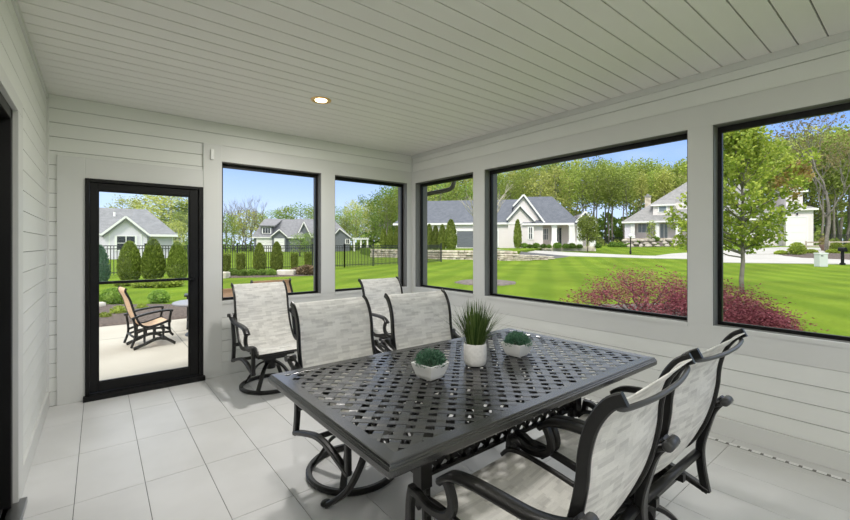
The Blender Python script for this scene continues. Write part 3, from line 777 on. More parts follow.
slab('court_ground', [G3(655, 256.4), G3(700, 256.6), G3(860, 252.0), G3(900, 249.4), G3(780, 247.6), G3(700, 252.4), G3(672, 254.2)], DRIVE, 'pale paved court in front of the far white garage', 'driveway', .3, lift=.05)

# ---- black metal fence
def fence(label, pts, step=2.35, hgt=1.5):
    t = thing('metal_fence', label, 'fence', (*pts[0], ground(*pts[0])), 0, 'black fences round the lawn'); ox, oy, oz = t.location
    for (xa, ya), (xb, yb_) in zip(pts, pts[1:]):
        ln = math.hypot(xb - xa, yb_ - ya); n = max(1, round(ln / step)); d = ((xb - xa) / ln, (yb_ - ya) / ln)
        for i in range(n + 1):
            x, y = xa + d[0] * ln * i / n - ox, ya + d[1] * ln * i / n - oy; z = ground(x + ox, y + oy) - oz
            b = MB(); b.bar((x, y, z - .1), (x, y, z + hgt + .07), .075, .075, (0, 1, 0)); b.box(x - .05, x + .05, y - .05, y + .05, z + hgt + .07, z + hgt + .10); b.build('fence_post', FENCEM, t)
            if i == n: break
            x2, y2 = xa + d[0] * ln * (i + 1) / n - ox, ya + d[1] * ln * (i + 1) / n - oy; z2 = ground(x2 + ox, y2 + oy) - oz; b = MB()
            for h in (.16, hgt - .17, hgt - .02): b.bar((x, y, z + h), (x2, y2, z2 + h), .035, .04)
            m = int(ln / n / .125)
            for q in range(1, m):
                f = q / m; X, Y, Z = x + (x2 - x) * f, y + (y2 - y) * f, z + (z2 - z) * f
                b.bar((X, Y, Z + .05), (X, Y, Z + hgt), .03, .03, (0, 1, 0))
            b.build('picket_panel', FENCEM, t)
fence('long black metal picket fence across the back lawn', [(-9, 24.4), (4, 25.3), (13, 25.0), (22.9, 26.4)])
fence('distant black fence behind the white gabled house and its shrubs', [at(596, 74), at(622, 76)], 2.4, 1.6)
fence('distant black fence beside the far white garage and bare tree', [at(806, 62), at(885, 58)], 2.4, 1.7)

# ---- leafy things
def crown_mesh(b, rnd, centers, rad, n, size, asp=.6, flat=1.):
    for i in range(n):
        c = centers[i % len(centers)]; q = rad * (rnd.random() ** .4); d = Vector((rnd.gauss(0, 1), rnd.gauss(0, 1), rnd.gauss(0, 1))).normalized()
        b.leaf((c[0] + d.x * q, c[1] + d.y * q, c[2] + d.z * q * flat), size * rnd.uniform(.65, 1.3), rnd, None, asp)
def limb(b, a, c, r0, r1, rnd, wob=.1, n=5):
    a = Vector(a); c = Vector(c); L = (c - a).length; pts = []
    for i in range(n + 1):
        q = i / n; p = a.lerp(c, q)
        if 0 < i < n: p += Vector((rnd.uniform(-1, 1), rnd.uniform(-1, 1), rnd.uniform(-.5, .5))) * wob * L * .3
        pts.append(p)
    b.tube(pts, [max(.004, r0 + (r1 - r0) * i / n) for i in range(n + 1)], 6); return pts
def make_tree(name, label, H, cb, W, leafm, barkm, n, size, seed, shape='oval', rad=None, tr=None, group=None, bare=0.):
    """deciduous tree of height H; crown from cb up, half width W"""
    t = thing(name, label, 'tree', (0, 0, 0), 0, group); rnd = random.Random(seed); tr = tr or H * .016
    b = MB(); limb(b, (0, 0, -.2), (rnd.uniform(-.02, .02) * H, rnd.uniform(-.02, .02) * H, H * .86), tr, tr * .25, rnd, .06, 7)
    cs = []; nb = 16
    for i in range(nb):
        q = (i + .5) / nb; z = cb + (H - cb) * q * .97; a = i * 2.4 + rnd.uniform(-.4, .4)
        if shape == 'oval': w = W * (.45 + .75 * math.sin(pi * (q * .85 + .12)))
        elif shape == 'up': w = W * (1.05 - .75 * q)
        else: w = W * (.55 + .5 * q)
        w = min(w, W); z0 = max(cb * .75, z - w * .75)
        e = (w * .75 * cos(a), w * .75 * sin(a), z); limb(b, (0, 0, z0), e, tr * .4 * (1 - q * .6), tr * .08, rnd, .25, 4); cs.append(e)
        for k in range(2 if bare else 1):
            a2 = a + rnd.uniform(.5, 1.1) * (1 if k else -1); e2 = (w * .8 * cos(a2), w * .8 * sin(a2), z + rnd.uniform(.0, .12) * H * .5); limb(b, tuple(Vector(e) * .5 + Vector((0, 0, z0 * .5))), e2, tr * .22, tr * .05, rnd, .25, 3); cs.append(e2)
    cs += [(rnd.uniform(-.2, .2) * W, rnd.uniform(-.2, .2) * W, H - (rad or W * .4) * .7), (0, 0, (H + cb) / 2)]
    b.build('trunk', barkm, t)
    c = MB(); crown_mesh(c, rnd, cs, rad or W * .42, n, size); c.build('crown', leafm, t); return t
def put(t, u, dep, label=None, group=None, rz=0, sc=1, z=None, first=[None]):
    x, y = at(u, dep); loc = (x, y, ground(x, y) if z is None else z)
    if label is None:
        t.location = loc; t.rotation_euler = (0, 0, rz); t.scale = sc if isinstance(sc, tuple) else (sc,) * 3; return t
    return dup(t, loc, rz, label, group, sc)

# near maple in front of the right screen
def near_maple():
    x, y, dd = hit(742.5, 293); t = thing('young_maple', 'young green maple on the lawn outside the right screen', 'tree', (x, y, ground(x, y))); rnd = random.Random(21)
    b = MB(); limb(b, (0, 0, -.2), (.03, .05, 4.6), .068, .018, rnd, .03, 8); cs = []
    arms = []
    for i in range(44):
        q = i / 43; z = 1.25 + 3.9 * q; a = i * 2.39; w = (1.55 if q < .55 else 1.55 - 1.15 * (q - .55) / .45) * rnd.uniform(.65, 1.05); w *= (.72 + .5 * q if q < .25 else 1)
        e = (w * cos(a), w * sin(a), z + .45 * w); limb(b, (.01, .01, z * .93), e, .028 * (1.2 - q), .006, rnd, .2, 4)
        for f in (.45, .72, 1.0): cs.append((e[0] * f, e[1] * f, z * .93 + (e[2] - z * .93) * f))
    for lat, fw_, zz in ((-1.75, .2, 1.75), (-2.05, -.3, 2.1), (-2.1, .2, 2.5), (-1.9, -.2, 2.9), (-1.95, .4, 2.3), (-1.7, -.4, 3.2), (-2.0, 0, 1.6)):
        e = (lat * CS + fw_ * SN, -lat * SN + fw_ * CS, zz); limb(b, (0, 0, zz * .7), e, .026, .006, rnd, .2, 4)
        for f in (.6, .8, 1.0): cs.append((e[0] * f, e[1] * f, zz * .7 + zz * .3 * f))
    for k, (xx, yy, hh) in enumerate(((-.55, .3, 5.55), (.62, -.25, 5.75), (.1, .5, 5.2), (-.1, -.3, 5.6))):
        limb(b, (0, 0, 3.3), (xx, yy, hh), .03, .006, rnd, .08, 5); 
        for f in (.5, .65, .8, .92, 1.): cs.append((xx * f, yy * f, 3.3 + (hh - 3.3) * f))
    b.build('trunk', BARK, t); c = MB(); crown_mesh(c, rnd, cs, .26, 12500, .105, .85); c.build('crown', L_MAPLE, t)
    c = MB(); ff = .75; R_ = [(CS * .9 + .0, -SN * .9, 3.75), (CS * 1.25, -SN * 1.25, 3.6), (CS * .95, -SN * .95, 3.1), (CS * .6, -SN * .5, 3.4), (CS * 1.15, -SN * 1.2, 3.9)]
    R_ = [(p[0] - SN * ff, p[1] - CS * ff, p[2]) for p in R_]; crown_mesh(c, rnd, R_, .24, 420, .10, .8); c.build('new_growth', L_TIP, t)
near_maple()
# crimson maple shrubs
def red_shrub(u, dep, wid, hgt, label, seed):
    x, y = at(u, dep); t = thing('crimson_maple', label, 'shrub', (x, y, ground(x, y)), 0, 'crimson laceleaf maples'); rnd = random.Random(seed); b = MB(); cs = []
    for i in range(16):
        a = i * 2.4; q = math.sqrt((i + .5) / 16); e = (wid * q * cos(a), wid * q * sin(a), hgt * (1 - .55 * q * q) - .1); limb(b, (0, 0, 0), e, .03, .006, rnd, .3, 5)
        cs += [e, (e[0] * .8, e[1] * .8, e[2] * .75), (e[0] * 1.12, e[1] * 1.12, e[2] * .55)]
    b.build('stems', BARKD, t); c = MB()
    for i in range(9000):
        s = cs[i % len(cs)]; d = Vector((rnd.gauss(0, 1), rnd.gauss(0, 1), rnd.gauss(0, .55))) * .16; c.leaf((s[0] + d.x, s[1] + d.y, max(.02, s[2] + d.z)), rnd.uniform(.035, .075), rnd, (rnd.gauss(0, 1), rnd.gauss(0, 1), -.3), .32)
    c.build('foliage', L_RED, t)
red_shrub(642, 8.6, 1.3, 1.0, 'low spreading crimson maple beyond the wide screen', 4)
red_shrub(716, 8.0, .85, .80, 'crimson maple at the foot of the green tree, behind the white post', 5)
red_shrub(757, 7.5, .42, .36, 'small low crimson maple end below the right screen', 6)

def conifer(name, label, r, h, leafm, n, size, seed, cat='shrub', group=None, shape='cone', stem=True):
    t = thing(name, label, cat, (0, 0, 0), 0, group); rnd = random.Random(seed); c = MB()
    for i in range(n):
        q = rnd.random(); a = rnd.uniform(0, 2 * pi)
        if shape == 'cone': w = r * min(1, (.72 + 1.3 * q)) * math.sqrt(max(0, 1 - (max(0, q - .3) / .7) ** 1.45)); z = .04 * h + q * h * .96
        elif shape == 'column': w = r * (.75 + .25 * min(1, q * 3)); z = q * h
        else: e = math.asin(rnd.uniform(-.55, 1)); w = r * cos(e); z = h * .42 + h * .58 * sin(e)
        w *= rnd.uniform(.8, 1.04); up = Vector((cos(a) * .7, sin(a) * .7, 1.1)) if shape != 'ball' else Vector((cos(a) * w, sin(a) * w, z - h * .4))
        c.leaf((w * cos(a), w * sin(a), z), size * rnd.uniform(.7, 1.3), rnd, up + Vector((rnd.gauss(0, .5), rnd.gauss(0, .5), rnd.gauss(0, .4))) * (.6 if shape != 'ball' else .02 + r * .6), .5)
    if shape == 'cone': c.lathe([(r * .55, .02), (r * .8, h * .3), (r * .55, h * .7), (r * .05, h * .95)], 10)
    elif shape == 'column': c.lathe([(r * .55, .02), (r * .75, h * .5), (r * .7, h * .93)], 10)
    else: c.lathe([(r * .45, 0), (r * .8, h * .35), (r * .6, h * .72), (r * .1, h * .92)], 10)
    c.build('foliage', leafm, t)
    if stem:
        s = MB(); s.tube([(0, 0, -.1), (0, 0, h * .25)], r * .16, 6); s.build('stem', BARKD, t)
    return t
# clipped arborvitae cones seen through the door and the first opening
cone = conifer('arborvitae_cone', 'plump arborvitae cone, leftmost of the three seen through the door', .43, 1.66, L_CONE, 3400, .10, 1, group='clipped arborvitae cones along the fence')
put(cone, 129.8, 17.2)
GC = 'clipped arborvitae cones along the fence'
put(cone, 153.2, 17.2, 'plump arborvitae cone, middle one of the three seen through the door', GC, 1., (1, 1, 1.06))
put(cone, 177.4, 17.4, 'plump arborvitae cone, rightmost of the three seen through the door', GC, 2., (.92, .92, .98))
put(cone, 259.5, 22.6, 'arborvitae cone left of the white boulder, through the first opening', GC, .6, (.80, .80, .98))
put(cone, 276.8, 23.0, 'arborvitae cone directly behind the white boulder, before the grey house', GC, 1.6, (.80, .80, 1.02))
clip = conifer('clipped_shrub', 'short clipped column shrub, leftmost through the first opening', .21, 1.05, L_CONE, 1500, .09, 8, group='clipped column shrubs along the fence', shape='column')
GCC = 'clipped column shrubs along the fence'
put(clip, 226.5, 22.4)
put(clip, 240.8, 22.6, 'short clipped column shrub just left of the cones by the fence', GCC, 1, (1.1, 1.1, 1.03))
put(clip, 294.3, 23.6, 'short clipped column shrub right of the white boulder by the fence', GCC, 2, (.95, .95, 1.02))
put(clip, 308, 24, 'short clipped column shrub above the bronze grass by the fence', GCC, 3, (1, 1, 1.06))
# low mounds
box_ = conifer('box_mound', 'round clipped green mound behind the lounge chair on the patio', .36, .46, L_BOX, 1500, .06, 11, shape='ball'); x, y, dd = hit(113.5, 305); put(box_, 113.5, dd + .2, sc=.88)
tuft = conifer('leafy_mound', 'loose green perennial mound right of the lounge chair', .30, .34, L_MOUND, 900, .09, 12, shape='ball', stem=False); put(tuft, 159, 10.7, sc=(.78, .78, .95))
GM = 'low green mounds in the fence bed'
for i, (u, dep, lab, s) in enumerate(((233, 19.6, 'low green mound beside the left white boulder in the fence bed', .85), (243, 19.5, 'low green mound second from the left boulder in the fence bed', .8),
        (252.5, 19.7, 'low green mound below the left arborvitae cone', .85), (262, 19.8, 'low green mound between cone and white boulder', .8), (271, 19.9, 'low green mound touching the white boulder', .82))):
    put(tuft, u, dep, lab, GM, i, (s, s, s * 1.2))
lime = conifer('lime_groundcover', 'lime green groundcover below the leftmost arborvitae cone in the door', .42, .2, L_LIME, 700, .08, 13, shape='ball', stem=False); put(lime, 128, 15.2)
GL = 'lime groundcover clumps before the cones'
lime['group'] = GL
put(lime, 147, 14.7, 'lime green groundcover below the middle arborvitae cone in the door', GL, 1, (1.1, 1.1, 1.25)); put(lime, 166, 14.8, 'lime green groundcover clump below the right arborvitae cone in the door', GL, 2, (1.3, 1.3, 1.5))
sprig = conifer('yellow_perennial', 'small yellow green perennial in the mulch left of the lounge chair', .2, .26, L_LIME, 260, .07, 14, shape='ball', stem=False); put(sprig, 119, 8.7, sc=.8)
put(sprig, 104.5, 8.2, 'yellow green perennial in the mulch at the door frame edge', None, 1, .6); put(sprig, 142, 9.4, 'yellow green perennial in the mulch behind the lounge chair seat', None, 2, .6)
put(conifer('spruce_shrub', 'blue green spruce shrub at the left edge of the door glass', .34, 1.5, L_BLUE, 1200, .12, 15), 99, 15.8)
bg = conifer('bronze_grass', 'bronze ornamental grass clump right of the white boulder', .5, .46, L_STRAW, 1100, .16, 16, 'grass clump', shape='ball', stem=False); put(bg, 307, 20.6)
put(bg, 297, 21.2, 'smaller bronze grass clump touching the white boulder', None, 1, .7)
# boulders
def boulder(u, v, w, h, dp, label, seed):
    x, y, dd = hit(u, v); t = thing('boulder', label, 'boulder', (x, y, ground(x, y)), -YAW, None); rnd = random.Random(seed)
    vs = [(sx * w / 2 * rnd.uniform(.86, 1), sy * dp / 2 * rnd.uniform(.86, 1), z * rnd.uniform(.9, 1.05)) for z in (-.05, h) for sx, sy in ((-1, -1), (1, -1), (1, 1), (-1, 1))]
    b = MB(); b.add(vs, [(3, 2, 1, 0), (4, 5, 6, 7), (0, 1, 5, 4), (1, 2, 6, 5), (2, 3, 7, 6), (3, 0, 4, 7)]); b.build('stone', BOULD, t, bevel=.06)
boulder(286.5, 275.6, .92, .30, .5, 'large flat topped white boulder in the fence bed', 1); boulder(221, 278, .75, .30, .5, 'white boulder at the left edge of the first opening', 2); boulder(97.5, 282, .42, .32, .4, 'small white boulder under the spruce at the door edge', 3)
boulder(97, 309, .3, .16, .3, 'flat pale edging stone beside the round clipped mound', 5)
# columnar hedge by the garage
col_ = conifer('columnar_arborvitae', 'tall arborvitae column, broadest and nearest the dark garage door', .56, 2.75, L_CONE, 2400, .15, 31, 'shrub', 'tall arborvitae columns in a row beside the garage', 'cone'); GA = 'tall arborvitae columns in a row beside the garage'
put(col_, 451, 41.5, sc=(1.1, 1.1, 1.12), z=.9)
for u, dep, s, lab in ((442.3, 42.3, .95, 'tall arborvitae column second from the dark garage door'), (435.6, 42.8, .92, 'tall arborvitae column third from the dark garage door'), (429.2, 43.2, .98, 'tall arborvitae column fourth from the dark garage door'), (423, 43.6, .9, 'tall arborvitae column cut by the narrow opening frame'),
        (402.5, 46.5, .93, 'tall arborvitae column beside the corner frame of the back opening'), (397.3, 47, .95, 'tall arborvitae column second from the corner frame of the back opening'), (390.3, 47.6, .92, 'tall arborvitae column third from the corner frame of the back opening'), (383.6, 48.2, .9, 'tall arborvitae column outermost toward the pergola')):
    put(col_, u, dep, lab, GA, u, (.85 * s, .85 * s, s), .9)

# ---- outdoor seats on the patio
def lounge(label, x, y, rz):
    t = thing('lounge_chair', label, 'outdoor chair', (x, y, -.10), rz); b = MB(); b.uv = []
    pth = [(p.x, p.y) for p in smooth([(-.42, .98), (-.44, .93), (-.36, .80), (-.30, .64), (-.23, .48), (-.14, .37), (.0, .335), (.2, .365), (.36, .40), (.42, .385)], 4)]; L = 0; vs = []; n = len(pth)
    for o in (0, -.012):
        for k, (yy, zz) in enumerate(pth):
            for s in (-1, 1): vs.append((s * .25, yy + (o if k < n * .55 else 0), zz + (o if k >= n * .55 else 0))); b.uv.append((s * .25, k * .05))
    fs = []
    for k in range(n - 1): fs += [(2 * k, 2 * k + 1, 2 * k + 3, 2 * k + 2), (2 * n + 2 * k, 2 * n + 2 * k + 2, 2 * n + 2 * k + 3, 2 * n + 2 * k + 1)]
    b.add(vs, fs, True); b.build('sling', TAN, t)
    for s in (-1, 1):
        x_ = s * .275; pr = rrect(.03, .045, .006)
        b = MB(); b.sweep([(s * .262, a, c) for a, c in pth], rrect(.024, .04, .005), (1, 0, 0)); b.build('side_rail', IRON, t)
        b = MB(); b.sweep(yz([(-.34, .50), (-.15, .545), (.1, .575), (.30, .585), (.44, .575)], s * .30), rrect(.06, .03, .006), (1, 0, 0)); b.build('armrest', IRON, t)
        b = MB(); b.sweep(yz([(-.30, .50), (-.27, .35), (-.27, .2), (-.34, .04)], x_), pr, (1, 0, 0)); b.build('rear_leg', IRON, t)
        b = MB(); b.sweep(yz([(.42, .57), (.38, .38), (.40, .22), (.46, .16)], x_), pr, (1, 0, 0)); b.build('front_leg', IRON, t)
        b = MB(); b.sweep(yz([(-.30, .02), (-.1, .07), (.12, .13), (.30, .12), (.50, .02)], x_), rrect(.035, .05, .006), (1, 0, 0)); b.build('rocker_foot', IRON, t)
        b = MB()
        for za, zb3 in ((.18, .22), (.26, .29)): b.sweep(yz([(-.28, za), (0, za + .05), (.40, zb3)], x_), rrect(.03, .035, .005), (1, 0, 0))
        for q in (-.1, .08, .26): b.bar((x_, q, .10), (x_, q, .35), .025, .04, (0, 1, 0))
        b.build('spring_side', IRON, t)
    b = MB(); b.tube([(-.275, -.28, .2), (.275, -.28, .2)], .018); b.tube([(-.275, .38, .26), (.275, .38, .26)], .018); b.build('stretcher', IRON, t); return t
lounge('tan sling rocker on the patio, seen side on through the door', .53, 7.18, R(-82)).scale = (.80, .64, .88)
lounge('tan sling chair outside, its back top peeking out right of the grey chair', 1.86, 5.25, R(182)).scale = (1, 1, 1)
lounge('tan sling chair outside, low behind the left side of the grey chair', 1.42, 5.45, R(176)).scale = (1, 1, .90)
t = thing('patio_table', 'round grey outdoor table half hidden by the door frame', 'table', (1.32, 7.55, -.10)); MB().lathe([(.40, .50), (.42, .51), (.42, .53), (.40, .54)], 40).build('table_top', mat('grey_table_top', (.28, .28, .31), .4), t); MB().lathe([(.24, 0), (.22, .03), (.08, .06), (.06, .45), (.16, .50)], 24).build('pedestal', IRON, t)
lounge('tan rocker beyond the round grey table, only its arm in the door', 1.55, 8.5, R(170))

# ---- street furniture
x, y, dd = hit(824, 267); t = thing('utility_box', 'pale grey utility box standing in the lawn', 'utility box', (x, y, ground(x, y)), -YAW); b = MB(); b.prism([(-.27, 0, 0), (.27, 0, 0), (.27, 0, .84), (-.27, 0, .84)], (0, .4, 0)); b.build('housing', mat('grey_plastic', (.62, .65, .62), .6), t, bevel=.03); b = MB(); b.box(-.29, .29, -.02, .42, .80, .90); b.build('lid', mat('pale_plastic', (.68, .70, .68), .6), t, bevel=.03); b = MB(); b.box(-.2, -.05, -.012, 0, .68, .74); b.build('label_plate', BLACK, t)
x, y, dd = hit(842.5, 265); t = thing('mailbox_post', 'black mailbox on a thick post near the right edge', 'mailbox', (x, y, ground(x, y)), -YAW); t.scale = (.7, .7, .95); b = MB(); b.box(-.09, .09, -.09, .09, -.1, .95); b.box(-.15, .15, -.15, .15, -.02, .14); b.build('post', BLACK, t, bevel=.01)
b = MB(); b.prism([(-.16, -.30, .95), (.16, -.30, .95), (.16, -.30, 1.12), (.11, -.30, 1.2), (0, -.30, 1.23), (-.11, -.30, 1.2), (-.16, -.30, 1.12)], (0, .6, 0)); b.build('mailbox', BLACK, t)
x, y = at(630.5, 43.5); t = thing('lamp_post', 'black yard lamp post with white globe on the far lawn', 'lamp post', (x, y, ground(x, y))); MB().lathe([(.10, -.1), (.10, .35), (.06, .40), (.055, 1.75), (.12, 1.80)], 12).build('post', BLACK, t); b = MB(); b.ball((0, 0, 1.98), .21, 12); b.build('globe', PLASTIC, t)
t = thing('rail_fence', 'low pale wooden rail fence by the far mulch island', 'fence', (*at(806, 44), 0)); ox, oy, oz = t.location
pa = [(806, 44), (829, 43.4), (853, 42.8), (878, 42.2)]
for i, (u, dep) in enumerate(pa):
    x, y = at(u, dep); z = ground(x, y); b = MB(); b.bar((x - ox, y - oy, z - .2), (x - ox, y - oy, z + 1.0), .16, .16, (0, 1, 0)); b.build('fence_post', WOODF, t)
    if i < 3:
        x2, y2 = at(*pa[i + 1]); z2 = ground(x2, y2)
        for h in (.45, .85): b = MB(); b.bar((x - ox, y - oy, z + h), (x2 - ox, y2 - oy, z2 + h), .08, .14); b.build('rail', WOODF, t)
pl = conifer('island_shrub', 'round green shrub on the mulch island beside the young maple', .62, 1.15, L_MAPLE, 700, .16, 41, shape='ball'); put(pl, 797, 37)
x, y = at(823, 41.5); t = thing('planter_urn', 'dark urn with a reddish plant on the far island', 'planter', (x, y, ground(x, y))); MB().lathe([(.22, 0), (.14, .12), (.16, .25), (.36, .7), (.33, .72)], 16).build('urn', mat('brown_urn', (.16, .10, .07), .7), t); b = MB(); crown_mesh(b, random.Random(3), [(0, 0, 1.05), (.2, 0, .95), (-.2, .1, 1.), (.05, -.1, 1.35)], .34, 260, .14); b.build('foliage', L_BUD, t)
for i, (u, dep, lab) in enumerate(((781, 38, 'low lime shrub at the near end of the mulch island'), (811, 38.5, 'low lime shrub left of the urn on the island'), (833, 38, 'low lime shrub right of the urn on the island'))): put(lime, u, dep, lab, 'low lime shrubs on the island', i, (1.2, 1.2, 2.0))
for u, dep, s, lab in ((836, 40, .8, 'green shrub between urn and mailbox on the island'), (848, 39, .7, 'green shrub behind the mailbox')): put(pl, u, dep, lab, None, u, s)

# ---- gutter pipe outside the narrow opening
t = thing('downspout', 'dark downspout elbow under the eave outside the narrow opening', 'downspout', (XR + .55, YB + .1, 2.45))
pth = smooth([P3(453.5, 168, 5.93), P3(454, 180, 5.95), P3(452, 187.5, 5.95), P3(445, 190.6, 5.97), P3(432, 193, 6.02), P3(423.5, 195.5, 6.05), P3(421, 200, 6.06), P3(420.6, 212, 6.06), P3(420.6, 330, 6.06)], 4)
MB().tube([p - Vector(t.location) for p in pth], .032, 10).build('pipe', mat('brown_grey_gutter', (.13, .12, .105), .5), t)

# ================================================================== HOUSES
class House:
    """builder in the house's own frame: x along its front, y away from the viewer's lawn, z up"""
    def __init__(s, name, label, u0, dep, zb, group=None):
        s.dep, s.u0, s.zb = dep, u0, zb; x, y = at(u0, dep); s.k = dep / FOC
        s.al = math.atan((u0 - 425) / FOC); s.t = thing(name, label, 'house', (x, y, zb), -YAW - s.al)
    def X(s, u): return s.dep / cos(s.al) * math.tan(math.atan((u - 425) / FOC) - s.al)
    def Z(s, v): return EYE + (HOR - v) * s.k - s.zb
    def part(s, name, m, b, parent=None, bevel=0): return b.build(name, m, parent or s.t, bevel)
    def window(s, x0, x1, z0, z1, y, panes=1, rows=2, glass=None, shade=False):
        f = MB(); w = .10
        f.box(x0 - w, x1 + w, y - .06, y, z0 - w, z0); f.box(x0 - w, x1 + w, y - .06, y, z1, z1 + w)
        for i in range(panes + 1): q = x0 + (x1 - x0) * i / panes; f.box(q - (w if i in (0, panes) else .04), q + (w if i in (0, panes) else .04), y - .06, y, z0, z1)
        for r in range(1, rows): q = z0 + (z1 - z0) * r / rows; f.box(x0, x1, y - .045, y - .01, q - .025, q + .025)
        o = s.part('window', TRIMH, f); g = MB(); g.box(x0, x1, y - .03, y + .01, z0, z1); s.part('pane', glass or DARKW, g, o)
    def wall(s, x0, x1, y0, y1, z0, z1, m, lap=.18):
        """lap siding: courses stepped out a little"""
        b = MB(); b.box(x0 + .02, x1 - .02, y0 + .02, y1, z0, z1); n = max(1, round((z1 - z0) / lap)); h = (z1 - z0) / n
        for i in range(n):
            za, zc = z0 + i * h, z0 + (i + 1) * h
            b.add([(x0, y0, za), (x1, y0, za), (x1, y0 + .018, zc), (x0, y0 + .018, zc), (x0, y0 + .05, za), (x1, y0 + .05, za)], [(0, 1, 2, 3), (0, 4, 5, 1)])
        s.part('wall', m, b)
    def gable(s, xl, xr, xp, ze_l, ze_r, zp, y0, y1, wm, rm, zlow, oh=.3, th=.2):
        """front gable with its ridge running back"""
        b = MB(); b.prism([(xl, y0, zlow), (xr, y0, zlow), (xr, y0, ze_r), (xp, y0, zp), (xl, y0, ze_l)], (0, y1 - y0, 0)); s.part('gable_wall', wm, b)
        r = MB()
        for xa, za in ((xl, ze_l), (xr, ze_r)):
            d = Vector((xa - xp, 0, za - zp)); e = Vector((xp, 0, zp)) + d * (1 + oh / d.length); n = Vector((-d.z, 0, d.x)).normalized(); n = n if n.z > 0 else -n
            q = [(xp, y0 - oh, zp), (e.x, y0 - oh, e.z), (e.x, y1, e.z), (xp, y1, zp)]
            r.quadslab(q if xa < xp else q[::-1], th)
        rf = s.part('roof', rm, r); t = MB()
        for xa, za in ((xl, ze_l), (xr, ze_r)):
            d = Vector((xa - xp, 0, za - zp)); e = Vector((xp, 0, zp)) + d * (1 + oh / d.length)
            t.bar((xp, y0 - oh - .05, zp + .06), (e.x, y0 - oh - .05, e.z + .06), .10, .20, (0, 0, 1))
        s.part('rake_board', TRIMH, t, rf)
    def hip(s, x0, x1, y0, y1, ze, xa, xb, zr, rm, oh=.35):
        """roof with eaves at ze and a ridge from xa to xb"""
        ym = (y0 + y1) / 2; b = MB(); e = [(x0 - oh, y0 - oh, ze), (x1 + oh, y0 - oh, ze), (x1 + oh, y1 + oh, ze), (x0 - oh, y1 + oh, ze)]; rg = [(xa, ym, zr), (xb, ym, zr)]
        b.add(e + rg, [(0, 1, 5, 4), (1, 2, 5), (2, 3, 4, 5), (3, 0, 4), (3, 2, 1, 0)]); rf = s.part('roof', rm, b)
        f = MB(); f.box(x0 - oh, x1 + oh, y0 - oh - .05, y0 - oh, ze - .22, ze + .03); s.part('fascia_board', TRIMH, f, rf)
    def garage(s, x0, x1, z1, y, m, trim_=True, n=4):
        b = MB(); h = (z1) / n
        for i in range(n): b.box(x0, x1, y - .05, y + .02, i * h + .015, (i + 1) * h - .015)
        o = s.part('garage_door', m, b); f = MB(); f.box(x0 - .18, x0, y - .09, y, 0, z1 + .18); f.box(x1, x1 + .18, y - .09, y, 0, z1 + .18); f.box(x0, x1, y - .09, y, z1, z1 + .18); s.part('door_casing', TRIMH, f, o)

# ---- white gabled house beyond the corner
h = House('gabled_house', 'white gabled house with long charcoal roof beyond the limestone wall', 490, 54, 1.10)
X, Z = h.X, h.Z
h.wall(X(398), X(512), 0, 9, -.6, Z(223), WHITEH); h.hip(X(396), X(520), 0, 10, Z(223), X(421), X(528), Z(202.5) + .9, ROOFD)
h.garage(X(457), X(474.5), Z(231), 0, mat('charcoal_door', (.14, .15, .17), .6)); h.garage(X(482), X(497.5), Z(231), 0, mat('slate_door', (.14, .15, .17), .6))
h.wall(X(508), X(533), -.35, 4, -.6, Z(222), WHITEH); h.gable(X(508), X(533), X(519.8), Z(219.3), Z(220.5), Z(206.5), -.35, 4, WHITEH, ROOFD, Z(223))
h.gable(X(514.5), X(543), X(523.5), Z(205.5), Z(222), Z(196), 0, 8, WHITEH, ROOFD, -.6)
h.wall(X(541), X(590), 2.0, 9, -.6, Z(224), WHITEH); h.hip(X(524), X(577), -.2, 9, Z(224), X(526), X(557), Z(200.5) + .9, ROOFD)
h.gable(X(574.8), X(592), X(582.4), Z(222.5), Z(223.5), Z(214), -1.2, 5, WHITEH, ROOFD, Z(225))
h.window(X(528.0), X(532.6), Z(239), Z(227.8), -.37, 2, 2); h.window(X(543.5), X(550.8), Z(239.5), Z(228.5), 1.98, 3, 2, GREYW)
b = MB(); b.box(X(558.5), X(564), 1.9, 2.0, 0, Z(228)); o = h.part('front_door', DARKW, b); b = MB(); b.box(X(561), X(561.5), 1.85, 1.9, 0, Z(228)); b.box(X(558), X(558.6), 1.85, 1.92, 0, Z(227)); b.box(X(564), X(564.6), 1.85, 1.92, 0, Z(227)); h.part('door_frame', TRIMH, b, o)
for u0, u1, y in ((551.5, 556.6, -.3), (568.3, 574.4, -.6), (575.6, 580, -1.1), (588.5, 592.8, -1.1)): b = MB(); b.box(X(u0), X(u1), y, y + .6, -.6, Z(225)); b.box(X(u0) - .08, X(u1) + .08, y - .08, y + .68, -.6, .75); b.box(X(u0) - .08, X(u1) + .08, y - .08, y + .68, Z(226.5), Z(225)); h.part('porch_column', TRIMH, b)
b = MB(); b.box(X(541), X(593), -1.2, 2.2, -.6, .12); h.part('porch_floor', LIME, b)
b = MB(); b.box(X(551.5), X(575), -.2, .5, Z(225), Z(223)); h.part('porch_beam', TRIMH, b)
b = MB(); b.lathe([(.12, 0), (.12, .7)], 10, (X(508), 5, Z(202.5) + .1)); h.part('roof_vent', TRIMH, b)
zt = lambda u, dep: 1.02
bush = conifer('foundation_bush', 'dark rounded bush at the corner of the white front gable', .48, .62, L_BOX, 420, .15, 51, shape='ball', stem=False); GB = 'bushes along the front of the white gabled house'; bush['group'] = GB
put(bush, 524.5, 51.3, z=1.0)
